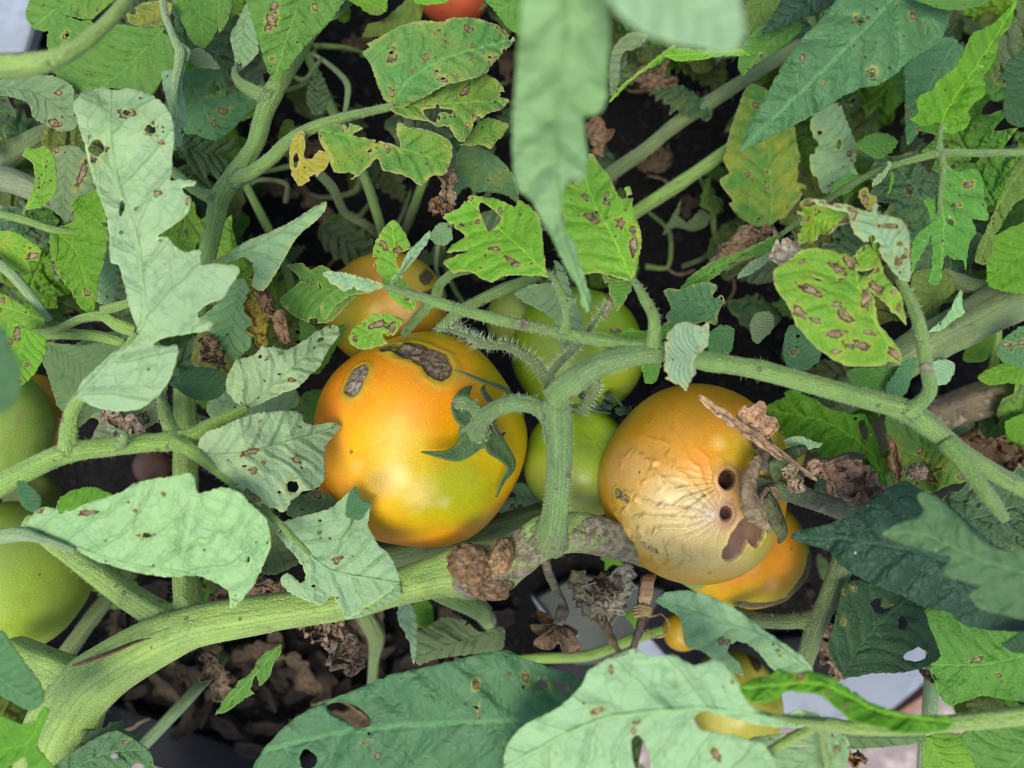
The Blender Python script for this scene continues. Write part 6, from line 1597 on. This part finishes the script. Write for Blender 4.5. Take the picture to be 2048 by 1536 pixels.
crumple('withered grey tip hanging over the rear green tomato', 1218, 612, 24.2, 46, (0.34, 0.27, 0.22), 110, 0.4, 2.2, 0.8, 20)
crumple('tan leaf lying in the dark gap right of the hanging leaf', 1195, 275, 36, 80, (0.22, 0.15, 0.10), 80, 0.6, 1.2, 0.5, 21)
crumple('small dry brown leaf deep in the upper right gap', 1310, 170, 35, 100, (0.17, 0.12, 0.085), 30, 0.6, 1.2, 0.6, 22)
crumple('dead leaf in the hole of the green leaf at the right', 1835, 945, 28.5, 60, (0.42, 0.36, 0.32), 10, 0.8, 1.0, 0.8, 23)
crumple('dead brown scrap hanging at the tip of the dark holed leaf', 1860, 1352, 26.5, 44, DARKB, 30, 0.5, 2.0, 0.9, 24)
crumple('mauve brown dead leaf under the hollow orange tomato', 1655, 1290, 31, 140, (0.24, 0.175, 0.14), 75, 0.5, 1.6, 0.8, 25)
crumple('brown dry leaf curl at the right end of the tray', 1690, 1510, 30, 80, (0.28, 0.17, 0.10), 10, 0.5, 1.8, 0.9, 26)
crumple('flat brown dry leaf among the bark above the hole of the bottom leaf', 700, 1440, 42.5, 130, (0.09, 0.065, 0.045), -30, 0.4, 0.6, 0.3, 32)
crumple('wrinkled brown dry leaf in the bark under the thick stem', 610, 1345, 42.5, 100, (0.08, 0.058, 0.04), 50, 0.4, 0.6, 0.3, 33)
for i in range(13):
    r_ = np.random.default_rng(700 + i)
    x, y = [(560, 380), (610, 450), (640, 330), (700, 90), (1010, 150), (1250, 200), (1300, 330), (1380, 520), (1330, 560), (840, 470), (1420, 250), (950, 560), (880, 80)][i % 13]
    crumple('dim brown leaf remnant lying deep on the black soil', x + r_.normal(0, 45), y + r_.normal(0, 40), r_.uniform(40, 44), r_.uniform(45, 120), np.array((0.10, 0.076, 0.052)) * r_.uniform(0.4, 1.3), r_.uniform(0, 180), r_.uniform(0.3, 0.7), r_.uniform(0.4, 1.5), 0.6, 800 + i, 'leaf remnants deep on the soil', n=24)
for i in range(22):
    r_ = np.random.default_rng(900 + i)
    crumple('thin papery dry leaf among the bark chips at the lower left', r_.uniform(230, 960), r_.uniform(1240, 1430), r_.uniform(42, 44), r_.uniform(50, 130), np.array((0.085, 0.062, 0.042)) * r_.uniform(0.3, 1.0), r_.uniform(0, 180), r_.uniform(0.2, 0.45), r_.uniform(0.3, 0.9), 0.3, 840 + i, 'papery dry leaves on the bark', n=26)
straw = [thing('dry_stalk', 'thin dry straw coloured stalk lying on the dark soil', 'dry stalk', W(600, 1400, 44), 'thin dry stalks on the soil') for _ in range(1)][0]
for i in range(16):
    r_ = np.random.default_rng(950 + i)
    x, y, a, L = r_.uniform(250, 1000), r_.uniform(1230, 1440), r_.uniform(0, 6.28), r_.uniform(40, 120)
    if i >= 8: x, y = r_.uniform(550, 1500), r_.uniform(60, 560)
    t_ = straw if i == 0 else thing('dry_stalk', 'thin dry straw coloured stalk lying on the dark soil', 'dry stalk', W(x, y, 44), 'thin dry stalks on the soil')
    d_ = r_.uniform(42, 44.6)
    STRAWS = globals().setdefault('STRAWS', [])
    STRAWS.append((t_, [(x, y, d_, 2.2), (x + L * .5 * math.cos(a), y + L * .5 * math.sin(a), d_ - .3, 2.6), (x + L * math.cos(a + .4), y + L * math.sin(a + .4), d_, 1.4)]))

# withered flowers below the rotten tomato
def petal(parent, x, y, d, L, ang, col, seed, wide=0.45, curl=2.0, bend=0.6, name='petal'):
    rng = np.random.default_rng(seed)
    n, m = 18, 9
    u, w = np.meshgrid(np.linspace(0, 1, n), np.linspace(-1, 1, m), indexing='ij')
    u, w = u.ravel(), w.ravel()
    half = wide * 0.5 * np.sin(np.pi * (0.12 + 0.88 * u)) ** 0.8
    a = w * curl * 0.6
    X = np.sin(u * bend * 2) / (bend * 2) ; Z = -(1 - np.cos(u * bend * 2)) / (bend * 2)
    Y = half * np.sin(a) / max(0.4, curl * 0.6)
    Z = Z + half * (1 - np.cos(a)) + 0.05 * fbm(np.stack((u * 4, w * 2, 0 * u + seed), 1), seed)
    Y = Y + 0.05 * fbm(np.stack((u * 4, w * 2, 0 * u + seed + 5), 1), seed + 3)
    k = L * d * 0.01 / FPX
    V = np.stack((X, Y, Z), 1) * k
    ca, sa = math.cos(math.radians(-ang)), math.sin(math.radians(-ang))
    V = np.stack((V[:, 0] * ca - V[:, 1] * sa, V[:, 0] * sa + V[:, 1] * ca, V[:, 2]), 1) + W(x, y, d)
    F = [(i * m + j, (i + 1) * m + j, (i + 1) * m + j + 1, i * m + j + 1) for i in range(n - 1) for j in range(m - 1)]
    o = put(name, V, F, MAT_DRY, parent, dict(col=np.tile(np.array(col) * rng.uniform(0.8, 1.15), (n * m, 1))))
    md = o.modifiers.new('thickness', 'SOLIDIFY'); md.thickness = 0.0003

def dry_stalk(parent, path, col, name='flower_stalk'):
    c, r = tube_path(path)
    v, f, tp = sweep(c, r, 8, 0.18, 2)
    v = v + 0.0004 * np.stack([fbm(v * 350, k, 2) for k in range(3)], 1)
    put(name, v, f, MAT_DRY, parent, dict(col=np.tile(col, (len(v), 1))))

for t_, path_ in STRAWS:
    dry_stalk(t_, path_, (0.26, 0.20, 0.13), 'stalk')
fl1 = thing('withered_flower', 'withered brown flower with drooping petals hanging from the corky stem', 'withered flower', W(1115, 1230, 29))
dry_stalk(fl1, [(1090, 1120, 26, 9), (1098, 1150, 27.5, 9), (1112, 1180, 28.4, 8), (1125, 1205, 28.8, 8), (1124, 1222, 28.8, 14), (1116, 1245, 28.9, 12)], (0.24, 0.21, 0.16))
for i, (a, L, c) in enumerate(((205, 62, RUST), (165, 75, (0.26, 0.17, 0.10)), (130, 95, (0.28, 0.18, 0.11)), (58, 105, (0.25, 0.17, 0.11)), (95, 60, (0.33, 0.21, 0.11)), (30, 60, (0.2, 0.13, 0.08)))):
    petal(fl1, 1118, 1252, 28.9, L, a, c, 60 + i)
fl2 = thing('withered_flower', 'grey papery withered flower head right of the drooping brown flower', 'withered flower', W(1215, 1180, 29.5))
for i, (x, y, L, a, asp, c) in enumerate(((1165, 1172, 72, 60, 0.55, (0.30, 0.29, 0.20)), (1182, 1195, 80, 35, 0.6, (0.34, 0.33, 0.26)), (1205, 1212, 80, 10, 0.5, (0.36, 0.35, 0.28)), (1235, 1200, 60, -40, 0.6, (0.40, 0.40, 0.36)), (1245, 1155, 62, -60, 0.7, (0.40, 0.41, 0.39)), (1200, 1160, 50, -30, 0.5, (0.16, 0.12, 0.10)), (1226, 1172, 46, 80, 0.6, (0.24, 0.21, 0.17)))):
    crumple('', x, y, 29.2 + 0.1 * (i % 3), L, c, a, asp * 1.2, 1.1, 0.42, 200 + i, name='petal', n=30, parent=fl2)
for i in range(16):
    rng = np.random.default_rng(300 + i)
    petal(fl2, 1205 + rng.normal(0, 14), 1182 + rng.normal(0, 10), 29.0, rng.uniform(18, 34), rng.uniform(0, 360), (0.11, 0.065, 0.04), 320 + i, 0.12, 1.0, 0.8, 'stamen')
twig = thing('dead_twig', 'dark forked dead twigs under the grey withered flower', 'dead twig', W(1220, 1260, 32))
dry_stalk(twig, [(1178, 1222, 31, 8), (1205, 1242, 31.2, 11), (1218, 1270, 31.6, 9), (1238, 1305, 32.4, 5)], (0.10, 0.07, 0.05), 'twig')
dry_stalk(twig, [(1286, 1226, 29.8, 9), (1278, 1260, 30.2, 9), (1264, 1300, 31, 7)], (0.085, 0.065, 0.055), 'twig')
dry_stalk(twig, [(1285, 1150, 29, 3), (1278, 1200, 29.4, 4), (1282, 1230, 29.8, 5)], (0.085, 0.065, 0.055), 'twig')
tie = thing('raffia_tie', 'raffia tie knotted round a dead twig under the rotten tomato', 'plant tie', W(1290, 1200, 29))
for i, off in enumerate((-8, -3, 2, 7)):
    dry_stalk(tie, [(1288 + off, 1208, 29.2, 4), (1293 + off, 1185, 28.8, 6), (1296 + off, 1162, 28.6, 6), (1302 + off, 1150, 28.8, 3)], (0.44, 0.30, 0.18), 'strand')
for i, off in enumerate((0, 6, 12, 18)):
    dry_stalk(tie, [(1268, 1214 + off, 29.4, 2.5), (1285, 1211 + off, 29.0, 3.5), (1304, 1218 + off * 0.8, 29.2, 2.5)], (0.46, 0.36, 0.20), 'strand')
dry_stalk(tie, [(1302, 1232, 29.2, 2.5), (1325, 1230, 29, 2.5), (1338, 1248, 29, 2.5), (1330, 1270, 29.2, 2.5), (1310, 1274, 29.4, 2.5), (1295, 1258, 29.6, 2)], (0.26, 0.18, 0.09), 'loop')

# roots and hair-thin bits on the mulch
root_ = thing('dry_rootlet', 'hair thin pale rootlet lying over the dark planter edge', 'rootlet', W(270, 1440, 44))
dry_stalk(root_, [(245, 1462, 44.6, 1.6), (268, 1455, 44.4, 1.8), (280, 1445, 44.3, 1.8), (300, 1438, 44.3, 1.2)], (0.38, 0.31, 0.25), 'rootlet')

# ------------------------------------------------------------------ foliage filling the depth of the plants
def leaf_outline(rng, lobed=True):
    n = 7
    L = 100.0
    asp = rng.uniform(0.22, 0.32)
    right, left = [], []
    for side, arr in ((1, right), (-1, left)):
        for i in range(n):
            u = (i + 0.5) / n
            w = L * asp * (math.sin(math.pi * min(1, u ** 0.72)) ** 0.85 + 0.03)
            k = rng.uniform(0.10, 0.30) if lobed else 0.05
            arr.append((L * (u - 0.03), side * w * (1 - k)))
            arr.append((L * (u + 0.45 / n), side * w * (1 + k * 0.5) * rng.uniform(0.9, 1.1)))
    out = [(0, 0.8)] + right + [(L, 0)] + left[::-1] + [(0, -0.8)]
    return np.array(out)

def filler_mesh(k, col, under):
    rng = np.random.default_rng(500 + k)
    o = leaf_outline(rng, k % 3 != 0)
    rib = np.array([(0, 0), (30, rng.normal(0, 2)), (65, rng.normal(0, 3)), (100, 0)], float)
    holes = [ell(rng.uniform(25, 75), rng.uniform(-14, 14), rng.uniform(1.5, 4.5), rng.uniform(1.5, 3.5), 0, 9, 0.2, rng) for _ in range(rng.integers(0, 4))]
    spots = [(rng.uniform(15, 85), rng.uniform(-15, 15), rng.uniform(1, 3.2), rng.uniform(1, 2.2), rng.uniform(0, 180)) for _ in range(rng.integers(2, 8))]
    B = blade(o, rib, holes, spots, 4.0, 0.5, 500 + k, 0.6)
    rnd = rng.uniform()
    h = leaf_relief(B, 6.0, 700 + k, rng.uniform(-0.2, 0.35), 0, rng.uniform(0.1, 0.9), 0.6, 0.018, 0, rnd) / 6.0
    v = np.stack((B['v'][:, 0] / 100, -B['v'][:, 1] / 100, h), 1)
    n = len(v)
    bc = np.array(PAL[col]) * rng.uniform(0.85, 1.15, 3)
    me = bpy.data.meshes.new('leaf')
    me.from_pydata(v.tolist(), [], B['f'].tolist())
    for m in ([MAT_UNDER, MAT_TOP] if under else [MAT_TOP, MAT_UNDER]):
        me.materials.append(m)
    for nm, a in dict(luv=np.stack((B['u'], B['w'], B['edge']), 1), col=np.tile(bc, (n, 1)), par=np.tile((rng.uniform(0, 0.03), rng.uniform(0, 0.25), rnd), (n, 1))).items():
        at = me.attributes.new(nm, 'FLOAT_VECTOR', 'POINT'); at.data.foreach_set('vector', np.asarray(a, np.float32).ravel())
    at = me.attributes.new('size', 'FLOAT', 'POINT'); at.data.foreach_set('value', np.full(n, 4.0, np.float32))
    at = me.attributes.new('spot', 'FLOAT', 'POINT'); at.data.foreach_set('value', B['spot'].astype(np.float32))
    me.polygons.foreach_set('use_smooth', [True] * len(me.polygons))
    me.update()
    return me

KINDS = ['green', 'teal', 'olive', 'dim', 'green', 'lime', 'grey', 'teal', 'olive', 'sage', 'dark', 'green', 'vivid', 'dim', 'teal', 'olive']
FILL = [filler_mesh(k, c, c in UNDERS) for k, c in enumerate(KINDS)]
# places where the photograph looks through to black soil, bark or fruit
GAPS = [(700, 110, 75, 105), (640, 350, 95, 70), (560, 440, 80, 70), (870, 430, 80, 50), (1010, 160, 60, 60), (1250, 240, 110, 110), (1330, 330, 120, 50), (1340, 480, 130, 110),
        (950, 560, 70, 45), (1290, 600, 60, 60), (1300, 760, 40, 60), (1505, 800, 70, 45), (150, 1270, 100, 60), (340, 1390, 220, 90), (640, 1390, 330, 110), (450, 1500, 260, 80), (860, 1290, 160, 70),
        (1140, 1190, 190, 110), (1000, 1270, 130, 80), (620, 770, 35, 50), (230, 880, 110, 60), (1960, 760, 70, 40), (780, 620, 120, 100), (1160, 700, 140, 120), (1420, 980, 220, 220), (850, 880, 240, 230), (1480, 1160, 150, 110),
        (1760, 1370, 130, 90), (1450, 1420, 90, 90), (30, 40, 80, 80), (270, 950, 120, 50), (45, 1000, 130, 330), (905, 10, 80, 40), (1310, 1290, 70, 60), (1800, 1500, 120, 60), (640, 1215, 120, 40), (1750, 1270, 60, 60), (1960, 800, 130, 36), (1930, 655, 110, 50), (2010, 790, 60, 40)]
def in_gap(x, y, m=1.0):
    return any(((x - a) / (b_ * m)) ** 2 + ((y - b) / (c * m)) ** 2 < 1 for a, b, b_, c in GAPS)
rng = np.random.default_rng(77)
def fill(count, dr, lr, margin, spread, offkeep):
    placed, tries = 0, 0
    while placed < count and tries < 9000:
        tries += 1
        x, y = rng.uniform(-spread, 2048 + spread), rng.uniform(-spread, 1536 + spread)
        off = x < 0 or x > 2048 or y < 0 or y > 1536
        if off and rng.uniform() > offkeep:
            continue
        d = rng.uniform(*dr)
        L = rng.uniform(*lr)
        Lp = L * 100 / d * FPX
        a = rng.uniform(0, 2 * math.pi)
        root = (x - math.cos(a) * Lp * 0.5, y - math.sin(a) * Lp * 0.5)
        q = [(x + math.cos(a) * Lp * t + math.sin(a) * s * Lp, y + math.sin(a) * Lp * t - math.cos(a) * s * Lp) for t in (-0.45, -0.2, 0.05, 0.3, 0.5) for s in (-0.2, 0, 0.2)]
        if any(in_gap(*p, margin if p[1] < 640 else 1.0) for p in q):
            continue
        p = W(*root, d)
        if not inside(bed, p[None, :2])[0] and y > 900:
            d = min(d, 36)
        par = plant_low if (y > 900 or (x < 500 and y > 520)) else (plant_up if x < 1150 else plant_right)
        if x > 1650 and y > 500: par = plant_right
        o = link('leaf', FILL[rng.integers(len(FILL))], p, par)
        o.rotation_euler = (rng.normal(0, 0.5), rng.normal(0.2, 0.4), -a)
        s_ = L * rng.uniform(0.9, 1.1)
        o.scale = (s_, s_, s_)
        placed += 1
fill(215, (29.5, 40.5), (0.045, 0.085), 0.85, 420, 0.5)
fill(150, (33, 44), (0.016, 0.040), 0.45, 60, 0.2)
fill(60, (32, 41), (0.028, 0.050), 0.5, 40, 0.1)
# thin runners and leaf stalks crossing the gaps low down
for k in range(34):
    x, y = rng.uniform(450, 1950), rng.uniform(40, 560)
    a, L = rng.uniform(0, 6.28), rng.uniform(90, 230)
    d = rng.uniform(33, 42)
    b = rng.normal(0, 0.5)
    stalk(plant_up if x < 1150 else plant_right, [(x, y, d, rng.uniform(3, 7)), (x + L * 0.4 * math.cos(a), y + L * 0.4 * math.sin(a), d + rng.normal(0, 0.7), rng.uniform(3, 6)),
           (x + L * 0.75 * math.cos(a + b), y + L * 0.75 * math.sin(a + b), d + 1, 4), (x + L * math.cos(a + 1.6 * b), y + L * math.sin(a + 1.6 * b), d + 2.5, 2.5)], rng.choice(['green', 'dull', 'bright', 'sage']))
